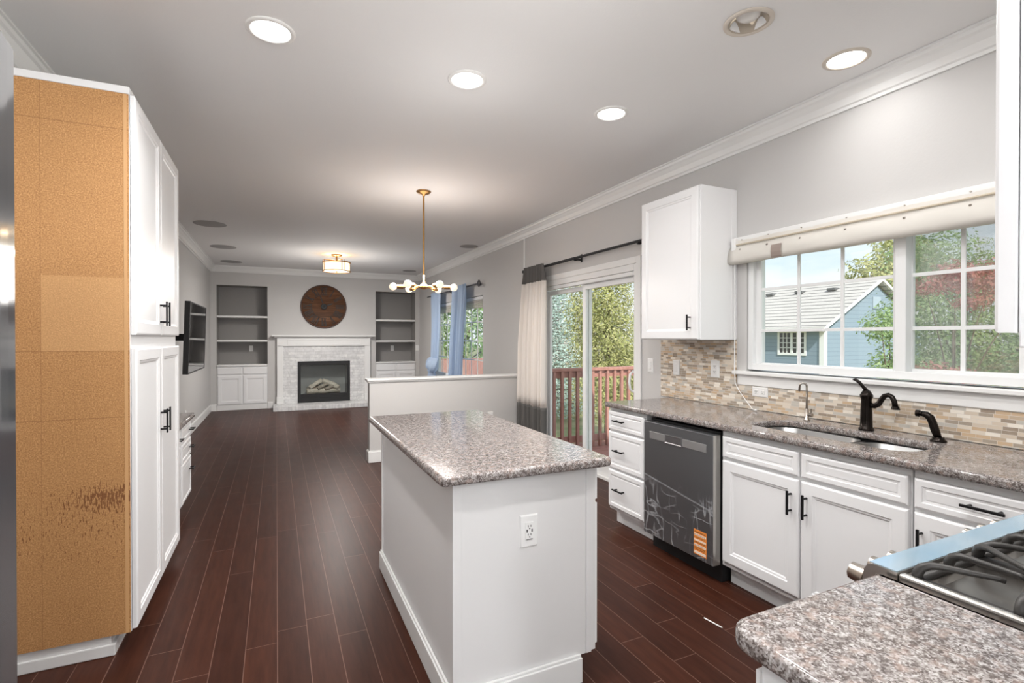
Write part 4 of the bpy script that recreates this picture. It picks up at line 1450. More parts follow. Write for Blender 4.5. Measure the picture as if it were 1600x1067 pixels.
t = thing('curtain', 'long cream curtain with charcoal bands at the sliding door', 'curtain', (0, 0, 0))
CX = 2.722
rows_ = [(2.215, 5.50, 5.03, 0.40), (2.02, 5.53, 4.98, 0.75), (1.3, 5.64, 4.98, 1.0), (0.5, 5.67, 4.99, 1.1), (0.015, 5.67, 4.99, 1.15)]
drape(0, CX, rows_, 8, None, [(2.215, 2.02, CHAR, 'top_band'), (2.0205, 0.585, CREAM, 'cloth_panel'), (0.5855, 0.015, CHAR, 'bottom_band')], t, 0.048)
for ch in t.children:
    if 'band' in ch.name:
        ch['label'] = 'charcoal band'
t = thing('curtain_rod', 'black curtain rod above the sliding door', 'curtain rod', (0, 0, 0))
B().cyl((CX + 0.050, 3.36, 2.190), (CX + 0.050, 4.46, 2.190), 0.0125, seg=14).cyl((CX + 0.050, 4.42, 2.190), (CX + 0.050, 5.60, 2.190), 0.0145, seg=14).obj('rod', MATTE, t)
for yy in (3.42, 4.42, 5.57):
    b = B().box(XR - 0.006, XR - 0.001, yy - 0.014, yy + 0.014, 2.15, 2.235, 0.002)
    b.box(CX + 0.046, XR - 0.004, yy - 0.007, yy + 0.007, 2.168, 2.182, 0.002)
    b.box(CX + 0.034, CX + 0.066, yy - 0.010, yy + 0.010, 2.162, 2.178, 0.003)
    b.obj('bracket', MATTE, t)
B().box(CX + 0.032, CX + 0.068, 3.335, 3.36, 2.172, 2.208, 0.006).obj('finial', MATTE, t)
B().box(CX + 0.032, CX + 0.068, 5.60, 5.625, 2.172, 2.208, 0.006).obj('finial', MATTE, t)

# living-room curtains
RZ = 2.205
t = thing('curtain', 'pale blue curtain hanging straight in the middle of living room window', 'curtain', (0, 0, 0))
drape(0, 2.735, [(RZ + 0.035, 8.30, 7.60, 0.7), (1.9, 8.33, 7.62, 1.0), (1.2, 8.45, 7.76, 1.0), (0.03, 8.60, 7.90, 1.0)], 5, None, [(RZ + 0.035, 0.03, BLUE, 'cloth_panel')], t, 0.035, seed=4)
t = thing('curtain', 'pale blue curtain tied back low at the far side of window', 'curtain', (0, 0, 0))
drape(0, 2.735, [(RZ + 0.035, 9.66, 8.98, 0.7), (1.6, 9.64, 9.02, 1.0), (0.95, 9.70, 9.12, 0.8)], 4, None, [(RZ + 0.035, 0.93, BLUE, 'cloth_panel')], t, 0.035, seed=9)
b = B()
nk = 40
loops = []
for (zz, yc_, wy, wx, xo) in ((1.00, 9.40, 0.30, 0.030, 0.0), (0.93, 9.43, 0.30, 0.060, -0.02), (0.86, 9.47, 0.30, 0.085, -0.03), (0.80, 9.50, 0.26, 0.080, -0.03), (0.76, 9.52, 0.17, 0.055, -0.02), (0.72, 9.54, 0.13, 0.050, -0.01), (0.60, 9.55, 0.20, 0.065, -0.01), (0.35, 9.55, 0.25, 0.075, 0.0), (0.04, 9.55, 0.28, 0.080, 0.0)):
    loops.append([b.bm.verts.new((2.735 + xo + wx * math.cos(2 * PI * k / nk) * (1 + 0.22 * math.sin(14 * PI * k / nk)), yc_ + wy * math.sin(2 * PI * k / nk) * (1 + 0.05 * math.sin(10 * PI * k / nk)), zz + 0.05 * math.sin(2 * PI * k / nk) * (1 if 0.74 < zz < 0.98 else 0))) for k in range(nk)])
for i in range(len(loops) - 1):
    for k in range(nk):
        q = b.bm.faces.new((loops[i][k], loops[i][(k + 1) % nk], loops[i + 1][(k + 1) % nk], loops[i + 1][k]))
        q.smooth = True
b.obj('gathered_knot', BLUE, t)
B().tube(arc((2.725, 9.53, 0.74), 0.001, 0, 1, 1, (1, 0, 0), (0, 1, 0)) if False else [(2.675, 9.40, 0.745), (2.665, 9.52, 0.735), (2.68, 9.66, 0.745), (2.74, 9.70, 0.75), (2.79, 9.62, 0.75)], 0.014, 8).obj('tie_band', BLUE, t)
t = thing('curtain_rod', 'dark grey curtain rod with ring finial over living room window', 'curtain rod', (0, 0, 0))
GREY = mat('gunmetal', (0.10, 0.10, 0.11), 0.4, 0.7)
B().cyl((2.785, 7.22, RZ), (2.785, 10.05, RZ), 0.012, seg=12).obj('rod', GREY, t)
b = B()
pts = arc((2.785, 7.175, RZ), 0.042, 0, 360, 16, (0, 1, 0), (0, 0, 1))
b.tube(pts, 0.011, 8, caps=False)
b.obj('ring_finial', GREY, t)
for yy in (7.05, 8.7, 9.9):
    B().cyl((2.785, yy if yy > 7.1 else 7.25, RZ - 0.004), (XR - 0.001, yy if yy > 7.1 else 7.25, RZ - 0.004), 0.007, seg=8).cyl((XR - 0.006, yy if yy > 7.1 else 7.25, RZ - 0.004), (XR - 0.001, yy if yy > 7.1 else 7.25, RZ - 0.004), 0.028, seg=14).obj('bracket', GREY, t)
t = thing('window_blind', 'white blind stacked at the top of living room window', 'window blind', (0, 0, 0))
B().box(XR + 0.002, XR + 0.028, LW[0] + 0.01, LW[1] - 0.01, 1.97, 2.02, 0.003).obj('headrail', TRIM, t)
b = B()
for k in range(8):
    b.box(XR + 0.0, XR + 0.028, LW[0] + 0.015, LW[1] - 0.015, 1.965 - 0.016 * k - 0.010, 1.965 - 0.016 * k, 0.002)
b.obj('slats', SHADE, t)

# ================================================================== television
t = thing('television', 'black flat screen television mounted on the left wall', 'television', (-0.815, 6.08, 1.375))
t.rotation_euler = (0, R(1.8), 0)
TVW, TVH = 1.30, 0.755
b = B().box(-0.045, 0.0, 0.0, TVW, -TVH / 2, TVH / 2, 0.004)
b.obj('casing', MATTE, t)
b = B()
frame_rect(b, -0.001, 0.005, 0.0, TVW, -TVH / 2, TVH / 2, 0.014, 0.002)
b.obj('bezel', MATTE, t)
B().box(0.0, 0.002, 0.014, TVW - 0.014, -TVH / 2 + 0.014, TVH / 2 - 0.014).obj('screen', mat('screen_glass', (0.008, 0.008, 0.009), 0.05, spec=0.5), t)
b = B().box(-0.28, -0.045, TVW / 2 - 0.03, TVW / 2 + 0.03, -0.04, 0.04, 0.004).box(-0.303, -0.275, TVW / 2 - 0.06, TVW / 2 + 0.06, -0.10, 0.10, 0.003)
b.obj('wall_mount', MATTE, t)

# ================================================================== niches
for (n0, n1, zt, side, shelves) in ((NL[0], NL[1], NL[3], 'left', (1.800, 1.338)), (NR[0], NR[1], NR[3], 'right', (1.772, 1.325))):
    t = thing('built_in_cabinet', 'low white two door cabinet in the %s shelf niche' % side, 'cabinet', (n0 + 0.004, YB - 0.012, 0))
    wv = n1 - n0 - 0.008
    B().box(0, wv, 0.021, 0.395, 0.10, 0.835).obj('body', CAB, t)
    B().box(0, wv, 0.006, 0.395, 0.001, 0.099, 0.003).obj('toe_kick', TRIM, t)
    hw = wv / 2
    for k in range(2):
        a, c = 0.012 + k * hw, hw - 0.012 + k * hw
        door(t, a, c, 0.685, 0.810, 0, steps=FLAT, name='drawer')
        door(t, a, c, 0.112, 0.655, 0)
    B().box(0.0, wv, -0.012, 0.40, 0.837, 0.868, 0.004).obj('top', TRIM, t)
    for k, zz in enumerate(shelves):
        o = B().box(n0 + 0.0035, n1 - 0.0035, YB - 0.004, YB + 0.3945, zz - 0.036, zz, 0.003).obj('wall_shelf', TRIM)
        tag(o, '%s white shelf in the %s niche' % (('upper', 'lower')[k], side), 'shelf', 'white shelves in the two niches')

# ================================================================== fireplace
f = thing('fireplace', 'white mantel fireplace with grey marble brick surround and raised hearth', 'fireplace', (0, 0, 0))
YF = YB - 0.002
b = B()
b.box(0.11, 0.376, YF - 0.05, YF, 0.085, 1.215).box(1.376, 1.672, YF - 0.05, YF, 0.085, 1.215)
b.box(0.376, 1.376, YF - 0.05, YF, 0.910, 1.215)
o = b.obj('surround', MARB, f)
o['label'] = 'pale grey marble brick surround'
b = B().box(-0.062, 1.82, 10.385, YF, 0.0015, 0.083, 0.003)
o = b.obj('hearth', HEARTH, f)
o['label'] = 'raised pale brick hearth'
b = B()
for x0_, x1_ in ((0.005, 0.112), (1.668, 1.780)):
    b.box(x0_, x1_, YF - 0.085, YF, 0.085, 1.225, 0.003)
    b.box(x0_ - 0.008, x1_ + 0.008, YF - 0.094, YF, 0.085, 0.22, 0.004)
b.box(0.005, 1.780, YF - 0.085, YF, 1.212, 1.375, 0.003)
o = b.obj('mantel_frame', TRIM, f)
b = B()
for q_ in ((0.20, 1.585, 1.335, 1.347), (0.20, 1.585, 1.235, 1.247), (0.20, 0.212, 1.247, 1.335), (1.573, 1.585, 1.247, 1.335)):
    b.box(q_[0], q_[1], YF - 0.093, YF - 0.084, q_[2], q_[3], 0.003)
b.obj('frieze_panel', TRIM, o)
b = B().prism([(YF, 1.375), (YF - 0.09, 1.375), (YF - 0.105, 1.385), (YF - 0.125, 1.402), (YF - 0.135, 1.405), (YF, 1.405)], -0.04, 1.825, 'x')
b.box(-0.085, 1.872, YF - 0.165, YF, 1.4055, 1.432, 0.004)
b.obj('mantel_shelf', TRIM, f)
b = B()
frame_rect_xz = [(0.378, 0.434), (1.320, 1.375)]
for x0_, x1_ in frame_rect_xz:
    b.box(x0_, x1_, YF - 0.062, YF - 0.01, 0.090, 0.905, 0.003)
b.box(0.434, 1.320, YF - 0.062, YF - 0.01, 0.835, 0.905, 0.003)
b.box(0.434, 1.320, YF - 0.062, YF - 0.01, 0.090, 0.185, 0.003)
b.box(0.434, 1.320, YF - 0.058, YF - 0.01, 0.185, 0.250, 0.003)
ins = b.obj('firebox_frame', MATTE, f)
ins['label'] = 'black metal firebox frame'
B().box(0.436, 1.318, YF - 0.040, YF - 0.036, 0.252, 0.834).obj('glass_front', GLASS, ins)
b = B()
b.box(0.425, 1.33, YB + 0.33, YB + 0.36, 0.175, 0.875)
b.box(0.424, 0.432, YB, YB + 0.33, 0.175, 0.875).box(1.322, 1.331, YB, YB + 0.33, 0.175, 0.875)
b.box(0.432, 1.322, YB, YB + 0.33, 0.175, 0.235)
b.obj('firebox_lining', mat('firebox_grey', (0.30, 0.30, 0.30), 0.7), f)
ASH = m_wood('pale_ceramic_log', (0.42, 0.36, 0.30), (0.66, 0.60, 0.53), (4, 4, 12))
LG = m_wood('charred_ceramic_log', (0.16, 0.13, 0.11), (0.48, 0.42, 0.36), (7, 7, 12))
for (p0, p1, r_, mm) in (((0.55, YB + 0.10, 0.29), (1.20, YB + 0.13, 0.30), 0.055, ASH), ((0.56, YB + 0.20, 0.31), (1.19, YB + 0.22, 0.33), 0.065, LG),
                         ((0.60, YB + 0.07, 0.36), (0.84, YB + 0.20, 0.50), 0.045, ASH), ((1.16, YB + 0.08, 0.36), (0.86, YB + 0.20, 0.50), 0.050, ASH),
                         ((0.76, YB + 0.06, 0.35), (1.00, YB + 0.16, 0.45), 0.038, LG), ((0.90, YB + 0.05, 0.34), (1.14, YB + 0.12, 0.40), 0.036, LG)):
    p0, p1 = Vector(p0), Vector(p1)
    rnd = random.Random(int(p0.x * 100))
    pts = [p0 + (p1 - p0) * (k / 6) + Vector((0, rnd.uniform(-.008, .008), rnd.uniform(-.010, .010))) for k in range(7)]
    B().tube(pts, [r_ * rnd.uniform(0.82, 1.12) for _ in range(7)], 10).obj('ceramic_log', mm, f)

# wall clock: planked disc with raised roman numerals
ck = thing('wall_clock', 'large round wooden wall clock with roman numerals over the fireplace', 'clock', (0.873, YB - 0.002, 2.012))
CR = 0.440
MY = Matrix.Rotation(R(90), 4, 'X')     # local z -> -y (faces the room)
b = B().lathe([(0, 0.0), (CR, 0.0), (CR, 0.022), (CR - 0.004, 0.026), (0, 0.026)], seg=64, M=MY)
b.obj('dial', CLOCKW, ck)
b = B().lathe([(CR - 0.022, 0.0265), (CR - 0.020, 0.032), (CR - 0.002, 0.032), (CR + 0.001, 0.026)], seg=64, M=MY, caps=False)
b.obj('rim', mat('clock_rim', (0.06, 0.025, 0.015), 0.5), ck)
NUM = ['XII', 'I', 'II', 'III', 'IIII', 'V', 'VI', 'VII', 'VIII', 'IX', 'X', 'XI']
DK = mat('numeral_black', (0.015, 0.010, 0.008), 0.6)
for h, sx in enumerate(NUM):
    b = B()
    wd = {'I': 0.030, 'V': 0.072, 'X': 0.072}
    tot = sum(wd[c] for c in sx)
    x = -tot / 2
    r0_, r1_ = 0.235, 0.385
    rot = Matrix.Rotation(R(-30 * h), 4, 'Z')

    def bar(xa, ra, xb, rb, wdt):
        dv = Vector((xb - xa, rb - ra)).normalized()
        nv = Vector((-dv.y, dv.x)) * wdt / 2
        q = [(xa + nv.x, ra + nv.y), (xa - nv.x, ra - nv.y), (xb - nv.x, rb - nv.y), (xb + nv.x, rb + nv.y)]
        lo_, hi_ = [], []
        for px_, py_ in q:
            v3 = rot @ Vector((px_, py_, 0))
            lo_.append(b.bm.verts.new((v3.x, -0.0262, v3.y)))
            hi_.append(b.bm.verts.new((v3.x, -0.031, v3.y)))
        b.bm.faces.new(hi_)
        for k in range(4):
            b.bm.faces.new((lo_[k], lo_[(k + 1) % 4], hi_[(k + 1) % 4], hi_[k]))
    for c in sx:
        w_ = wd[c]
        cx = x + w_ / 2
        if c == 'I':
            bar(cx, r0_, cx, r1_, 0.017)
        elif c == 'V':
            bar(cx - 0.026, r1_, cx, r0_, 0.019)
            bar(cx + 0.026, r1_, cx, r0_, 0.010)
        else:
            bar(cx - 0.026, r1_, cx + 0.026, r0_, 0.019)
            bar(cx + 0.026, r1_, cx - 0.026, r0_, 0.010)
        x += w_
    bar(-tot / 2, r1_ + 0.002, tot / 2, r1_ + 0.002, 0.009)
    bar(-tot / 2, r0_ - 0.002, tot / 2, r0_ - 0.002, 0.009)
    b.obj('numeral', DK, ck)


def hand(ang, ln, wdt, nm):
    a = R(ang)
    u = Vector((math.sin(a), 0, math.cos(a)))
    v = Vector((math.cos(a), 0, -math.sin(a)))
    b = B()
    q = [u * -0.06 + v * wdt * 0.6, u * -0.06 - v * wdt * 0.6, u * ln * 0.8 - v * wdt, u * ln, u * ln * 0.8 + v * wdt]
    lo_ = [b.bm.verts.new(p_ + Vector((0, -0.034, 0))) for p_ in q]
    hi_ = [b.bm.verts.new(p_ + Vector((0, -0.037, 0))) for p_ in q]
    b.bm.faces.new(hi_)
    b.bm.faces.new(lo_[::-1])
    for k in range(5):
        b.bm.faces.new((lo_[k], lo_[(k + 1) % 5], hi_[(k + 1) % 5], hi_[k]))
    b.obj(nm, MATTE, ck)


hand(68, 0.19, 0.014, 'hour_hand')
hand(-18, 0.25, 0.010, 'minute_hand')
B().lathe([(0, 0.0262), (0.062, 0.0262), (0.062, 0.040), (0.05, 0.043), (0, 0.043)], seg=28, M=MY).obj('hub', MATTE, ck)

# ================================================================== chandelier
BULB = mat('glowing_bulb', (0.35, 0.31, 0.26), 0.2, emit=(1.0, 0.80, 0.58), es=0.9)
c = thing('chandelier', 'brass six arm chandelier with round bulbs on a long stem', 'chandelier', (1.247, 4.630, 0))
B().lathe([(0.0, ZC - 0.001), (0.068, ZC - 0.001), (0.068, ZC - 0.008), (0.055, ZC - 0.020), (0.018, ZC - 0.030), (0.012, ZC - 0.045), (0, ZC - 0.046)]).obj('canopy', BRASS, c)
B().cyl((0, 0, 1.88), (0, 0, ZC - 0.04), 0.0085, seg=12).obj('stem', BRASS, c)
B().lathe([(0, 1.825), (0.016, 1.825), (0.034, 1.834), (0.036, 1.862), (0.030, 1.872), (0.012, 1.880), (0.010, 1.90), (0, 1.90)]).obj('hub', BRASS, c)
fw = Vector((math.sin(R(24.966)), math.cos(R(24.966)), 0))
rt = Vector((math.cos(R(24.966)), -math.sin(R(24.966)), 0))
for ang in (170, 110, 50, -10, -70, -130):
    dirv = rt * math.cos(R(ang)) - fw * math.sin(R(ang))
    side = Vector((-dirv.y, dirv.x, 0))
    a = B().tube([dirv * 0.03 + Vector((0, 0, 1.848)), dirv * 0.19 + Vector((0, 0, 1.848))], 0.0065, 8)
    a = a.ball(dirv * 0.175 + Vector((0, 0, 1.848)), 0.012, 10, 8).obj('arm', BRASS, c)
    B().cyl(dirv * 0.185 + Vector((0, 0, 1.848)), dirv * 0.245 + Vector((0, 0, 1.848)), 0.0195, seg=14).obj('socket', BRASS, a)
    B().ball(dirv * 0.280 + Vector((0, 0, 1.848)), 0.035, 18, 12).obj('bulb', BULB, a)
lamp('chandelier_fill_glow', 'POINT', (0, 0, 2.08), 18.0, (1.0, 0.93, 0.88), 0.46, c)  # soft fill point added above the bulbs to brighten the room
lamp('chandelier_fill_down', 'AREA', (0, 0, 1.96), 34.0, (1.0, 0.95, 0.90), 0.50, c)  # added downward fill disc; the fixture has no such part

# semi-flush drum light
c = thing('semi_flush_light', 'brass framed drum ceiling light glowing in the living room', 'ceiling light', (0.897, 8.743, 0))
DRUM = mat('glowing_drum', (0.9, 0.85, 0.75), 0.6, emit=(1.0, 0.78, 0.52), es=1.15)
B().lathe([(0, ZC - 0.001), (0.085, ZC - 0.001), (0.085, ZC - 0.014), (0.07, ZC - 0.024), (0, ZC - 0.025)]).obj('canopy', BRASS, c)
B().cyl((0, 0, 2.62), (0, 0, ZC - 0.02), 0.016, seg=12).obj('stem', BRASS, c)
b = B().lathe([(0.2045, 2.475), (0.2045, 2.600), (0.2025, 2.600), (0.2025, 2.475), (0.2045, 2.475)], seg=40, caps=False)
b.obj('shade', DRUM, c)
B().lathe([(0, 2.474), (0.2055, 2.474), (0.2055, 2.470), (0, 2.470)], seg=40).obj('diffuser', DRUM, c)
b = B()
for zz in (2.462, 2.606):
    b.lathe([(0.208, zz), (0.224, zz), (0.224, zz + 0.012), (0.208, zz + 0.012), (0.208, zz)], seg=40, caps=False)
for k in range(4):
    a = R(24.966 * -1 + 45 + 90 * k)
    for s_ in (-1, 1):
        u = Vector((math.cos(a), math.sin(a), 0)) * 0.222 + Vector((-math.sin(a), math.cos(a), 0)) * 0.020 * s_
        b.cyl(u + Vector((0, 0, 2.462)), u + Vector((0, 0, 2.645)), 0.005, seg=8)
    b.tube([Vector((math.cos(a), math.sin(a), 0)) * 0.222 + Vector((0, 0, 2.645)), (0, 0, 2.645)], 0.005, 8)
b.obj('frame', BRASS, c)
B().lathe([(0, 2.445), (0.012, 2.448), (0.016, 2.458), (0.012, 2.4695), (0, 2.4695)]).obj('finial', BRASS, c)
lamp('drum_glow', 'POINT', (0, 0, 2.665), 3.0, (1.0, 0.76, 0.50), 0.05, c)
lamp('drum_down', 'AREA', (0, 0, 2.435), 48.0, (1.0, 0.96, 0.92), 0.40, c)
lamp('drum_fill', 'POINT', (0, 0, 2.10), 25.0, (1.0, 0.96, 0.92), 0.30, c)  # fill point added in the air beneath the drum

# scrap on the floor
o = B().box(-0.0035, 0.0035, -0.05, 0.05, 0.0, 0.002).obj('plastic_strip', PLATE, loc=(1.90, 1.79, 0.0008))
o.rotation_euler = (0, 0, R(8))
tag(o, 'thin white plastic strip lying on the dark floor before the dishwasher', 'scrap')

# ================================================================== outdoors
GZ = -1.3
gm = m_leafless = mat('dry_lawn', (0.20, 0.22, 0.10), 0.9)
g = N(gm)
g.base(g.ramp(g.noise(g.pos(), 1.2, 5), [(0.35, (0.17, 0.20, 0.08)), (0.65, (0.34, 0.30, 0.17))]))
b = B().quad([(-60, -60, GZ), (140, -60, GZ), (140, 140, GZ), (-60, 140, GZ)])
bb = B()
bb.quad([(-60, -60, GZ), (140, -60, GZ), (140, 140, GZ), (-60, 140, GZ)])
struct(bb.obj('ground', gm), 'dry lawn outside the house', 'ground')

# deck and railing
dk = thing('deck', 'red stained wooden deck outside the sliding door', 'deck', (0, 0, 0))
b = B()
yy = 2.75
while yy < 6.0:
    b.box(XR + 0.155, 5.05, yy, yy + 0.135, -0.155, -0.12, 0.003)
    yy += 0.141
b.obj('boards', REDW, dk)
b = B()
b.box(XR + 0.16, 5.0, 2.78, 2.82, -0.38, -0.157).box(XR + 0.16, 5.0, 5.9, 5.94, -0.38, -0.157).box(4.95, 5.0, 2.8, 5.9, -0.38, -0.157)
b.obj('joists', REDW, dk)
for px_, py_ in ((3.2, 2.9), (4.9, 2.9), (3.2, 5.8), (4.9, 5.8)):
    B().box(px_ - 0.06, px_ + 0.06, py_ - 0.06, py_ + 0.06, GZ, -0.381).obj('post', REDW, dk)
rl = thing('deck_railing', 'red stained deck railing with vertical balusters', 'railing', (0, 0, 0))
RY = 5.88
b = B().box(XR + 0.16, 5.05, RY - 0.07, RY + 0.07, 0.925, 0.965, 0.004)
b.obj('top_rail', REDW, rl)
B().box(XR + 0.16, 5.0, RY - 0.02, RY + 0.02, 0.835, 0.924).obj('upper_rail', REDW, rl)
B().box(XR + 0.16, 5.0, RY - 0.02, RY + 0.02, -0.05, 0.04).obj('lower_rail', REDW, rl)
k = 0
xx = 3.09
while xx < 4.95:
    B().box(xx - 0.019, xx + 0.019, RY - 0.059, RY - 0.021, -0.118, 0.924).obj('baluster', REDW, rl)
    xx += 0.122
B().box(4.93, 5.02, RY - 0.165, RY - 0.075, -0.119, 0.924).obj('post', REDW, rl)


def at(px_, D):
    lat = (px_ - 800) / 790 * D
    return D * math.sin(R(24.966)) + lat * math.cos(R(24.966)), D * math.cos(R(24.966)) - lat * math.sin(R(24.966))


# neighbour's house
SID = mat('blue_siding', (0.42, 0.52, 0.62), 0.7)
g = N(SID)
sx = g.n('ShaderNodeSeparateXYZ')
g.l(g.pos(), sx.inputs[0])
fr = g.math('FRACT', g.math('DIVIDE', sx.outputs['Z'], 0.22))
g.base(g.mix(g.math('LESS_THAN', fr, 0.08), (0.25, 0.322, 0.395), (0.17, 0.22, 0.28)))
g.bump(fr, 0.5, 0.02)
RFM = mat('pale_roof_tile', (0.48, 0.44, 0.41), 0.8)
g = N(RFM)
sx = g.n('ShaderNodeSeparateXYZ')
g.l(g.pos(), sx.inputs[0])
fr = g.math('FRACT', g.math('DIVIDE', sx.outputs['Z'], 0.20))
g.base(g.mix(g.math('LESS_THAN', fr, 0.25), g.mix(g.noise(g.mapped((1, 5, 5)), 2, 3), (0.42, 0.39, 0.37), (0.55, 0.52, 0.49)), (0.21, 0.20, 0.19)))
HX0, HX1, HY0, HY1 = 25.5, 34.4, 16.8, 31.0
EZ, AZ = 1.95, 4.45
HC = (HX0 + HX1) / 2
h = thing('neighbor_house', 'pale blue sided house with beige tiled roof beyond the window', 'house', (0, 0, 0))
B().prism([(HX0, GZ), (HX1, GZ), (HX1, EZ), (HC, AZ - 0.12), (HX0, EZ)], HY0, HY1, 'y').obj('wall', SID, h)
sl = (AZ - EZ) / (HC - HX0)
ov = 0.35
b = B()
for s_ in (-1, 1):
    e_ = HC + s_ * (HC - HX0 + ov)
    ez = EZ - sl * ov + 0.03
    b.prism([(HC, AZ), (e_, ez), (e_, ez + 0.18), (HC, AZ + 0.2)], HY0 - 0.3, HY1 + 0.3, 'y')
b.obj('roof', RFM, h)
WHT = mat('white_exterior_paint', (0.80, 0.80, 0.79), 0.6)
b = B()
for s_ in (-1, 1):
    e_ = HC + s_ * (HC - HX0 + ov + 0.02)
    ez = EZ - sl * (ov + 0.02) + 0.0
    b.prism([(HC, AZ + 0.06), (e_, ez + 0.06), (e_, ez + 0.20), (HC, AZ + 0.22)], HY0 - 0.36, HY0 - 0.30, 'y')
b.box(HX0 - 0.06, HX0 + 0.2, HY0 - 0.05, HY0 + 0.2, GZ, EZ - 0.08)
b.box(HX0 - ov - 0.12, HX0 - ov, HY0 - 0.3, HY1, EZ - sl * ov - 0.02, EZ - sl * ov + 0.16)
b.box(HX0 + 0.3, HX1, HY0 - 0.04, HY0 - 0.003, -0.75, -0.40)
b.obj('fascia', WHT, h)
b = B()
frame_rect(b, HX0 - 0.05, HX0 - 0.004, 17.72, 19.42, 0.44, 1.80, 0.13, 0.01)
b.box(HX0 - 0.05, HX0 - 0.004, 18.50, 18.64, 0.57, 1.67)
wf = b.obj('window', WHT, h)
B().box(HX0 - 0.012, HX0 - 0.004, 17.85, 19.29, 0.57, 1.67).obj('pane', mat('dark_pane', (0.06, 0.055, 0.06), 0.1), wf)
b = B()
for yy in (18.05, 18.27, 18.86, 19.08):
    b.box(HX0 - 0.03, HX0 - 0.012, yy - 0.018, yy + 0.018, 0.57, 1.67)
for zz in (0.85, 1.12, 1.39):
    b.box(HX0 - 0.03, HX0 - 0.012, 17.85, 19.29, zz - 0.018, zz + 0.018)
b.obj('muntins', WHT, wf)
B().box(HC - 0.35, HC + 0.35, HY0 - 0.05, HY0 - 0.003, 3.0, 3.65).obj('gable_vent', mat('vent_pale', (0.34, 0.41, 0.48), 0.7), h)
for yy in (22.6, 20.6, 18.6):
    xx = HC - 0.9
    zz = AZ - sl * 0.9 + 0.16
    B().box(xx - 0.22, xx + 0.22, yy - 0.25, yy + 0.25, zz, zz + 0.16, 0.03).obj('roof_vent', mat('vent_dark', (0.12, 0.12, 0.12), 0.7), h)

# trees and shrubs


def leaf_at(b, p, n_, s, rnd, asp=0.5):
    n_ = n_.normalized()
    a = n_.cross(Vector((rnd.uniform(-1, 1), rnd.uniform(-1, 1), rnd.uniform(-1, 1)))).normalized()
    c_ = n_.cross(a)
    v = [b.bm.verts.new(q) for q in (p - a * s * asp * 0.5, p - c_ * s * 0.5 + n_ * s * 0.1, p + a * s * asp * 0.5, p + c_ * s * 0.5 + n_ * s * 0.1)]
    b.bm.faces.new(v)


def tree(name, label, x, y, blobs, nleaf, ls, m, trunk, seed, group=None, m2=None, cat='tree'):
    """blobs: (dx, dy, z, rx, rz) lumps of crown; leaves sit mostly near each lump's surface"""
    rnd = random.Random(seed)
    t = thing(name, label, cat, (x, y, GZ), 0, group)
    b = B()
    tot = sum(q[3] ** 2 * q[4] for q in blobs)
    for dx, dy, z, rx, rz in blobs:
        k = int(nleaf * rx ** 2 * rz / tot)
        for _ in range(k):
            d_ = Vector((rnd.gauss(0, 1), rnd.gauss(0, 1), rnd.gauss(0, 1))).normalized()
            rr = rnd.random() ** 0.33
            rr *= 1 + 0.13 * math.sin(d_.x * 9 + d_.z * 7 + seed) + 0.1 * math.sin(d_.y * 13 + seed)
            p_ = Vector((dx + d_.x * rx * rr, dy + d_.y * rx * rr, z - GZ + d_.z * rz * rr))
            leaf_at(b, p_, d_ + Vector((rnd.uniform(-.8, .8), rnd.uniform(-.8, .8), rnd.uniform(-.2, 1))), ls * rnd.uniform(0.6, 1.3), rnd)
    b.obj('foliage', m, t, recalc=False)
    b = B()
    top = max(q[2] for q in blobs) - GZ
    b.tube([(0, 0, 0), (0.03, 0.02, top * 0.4), (-0.02, 0.02, top * 0.8)], [trunk, trunk * 0.7, trunk * 0.3], 8)
    for dx, dy, z, rx, rz in blobs:
        b.tube([(0, 0, (z - GZ) * 0.45), (dx * 0.5, dy * 0.5, (z - GZ) * 0.75), (dx, dy, z - GZ)], [trunk * 0.45, trunk * 0.3, trunk * 0.1], 6)
    b.obj('trunk', BARK, t)
    return t


def conifer(name, label, x, y, h_, r_, nleaf, ls, m, seed):
    rnd = random.Random(seed)
    t = thing(name, label, 'tree', (x, y, GZ))
    b = B()
    bt = B()
    bt.tube([(0, 0, 0), (0, 0, h_)], [0.14, 0.02], 8)
    nb = 520
    for k in range(nb):
        u = (k + 0.5) / nb
        z = 0.25 + (h_ - 0.3) * u
        a = k * 2.39996
        ln = r_ * (1 - u) ** 0.8 * rnd.uniform(0.8, 1.1) + 0.08
        dr = Vector((math.cos(a), math.sin(a), 0))
        bt.tube([(0, 0, z), tuple(dr * ln * 0.6 + Vector((0, 0, z - 0.05))), tuple(dr * ln + Vector((0, 0, z + 0.02)))], [0.015, 0.01, 0.004], 4)
        for _ in range(int(nleaf / nb * (0.35 + 1.3 * (1 - u)))):
            f_ = rnd.random() ** 0.6
            sp_ = 0.22 * ln * (1.1 - 0.6 * f_)
            p_ = dr * ln * f_ + Vector((-dr.y, dr.x, 0)) * rnd.uniform(-sp_, sp_) + Vector((0, 0, z - 0.16 * math.sin(f_ * 3) + rnd.uniform(-0.14, 0.14)))
            leaf_at(b, p_, Vector((rnd.gauss(0, 1), rnd.gauss(0, 1), rnd.gauss(0.2, 1))), ls * rnd.uniform(0.6, 1.3), rnd, 0.42)
    b.obj('needles', m, t, recalc=False)
    bt.obj('trunk', BARK, t)
    return t


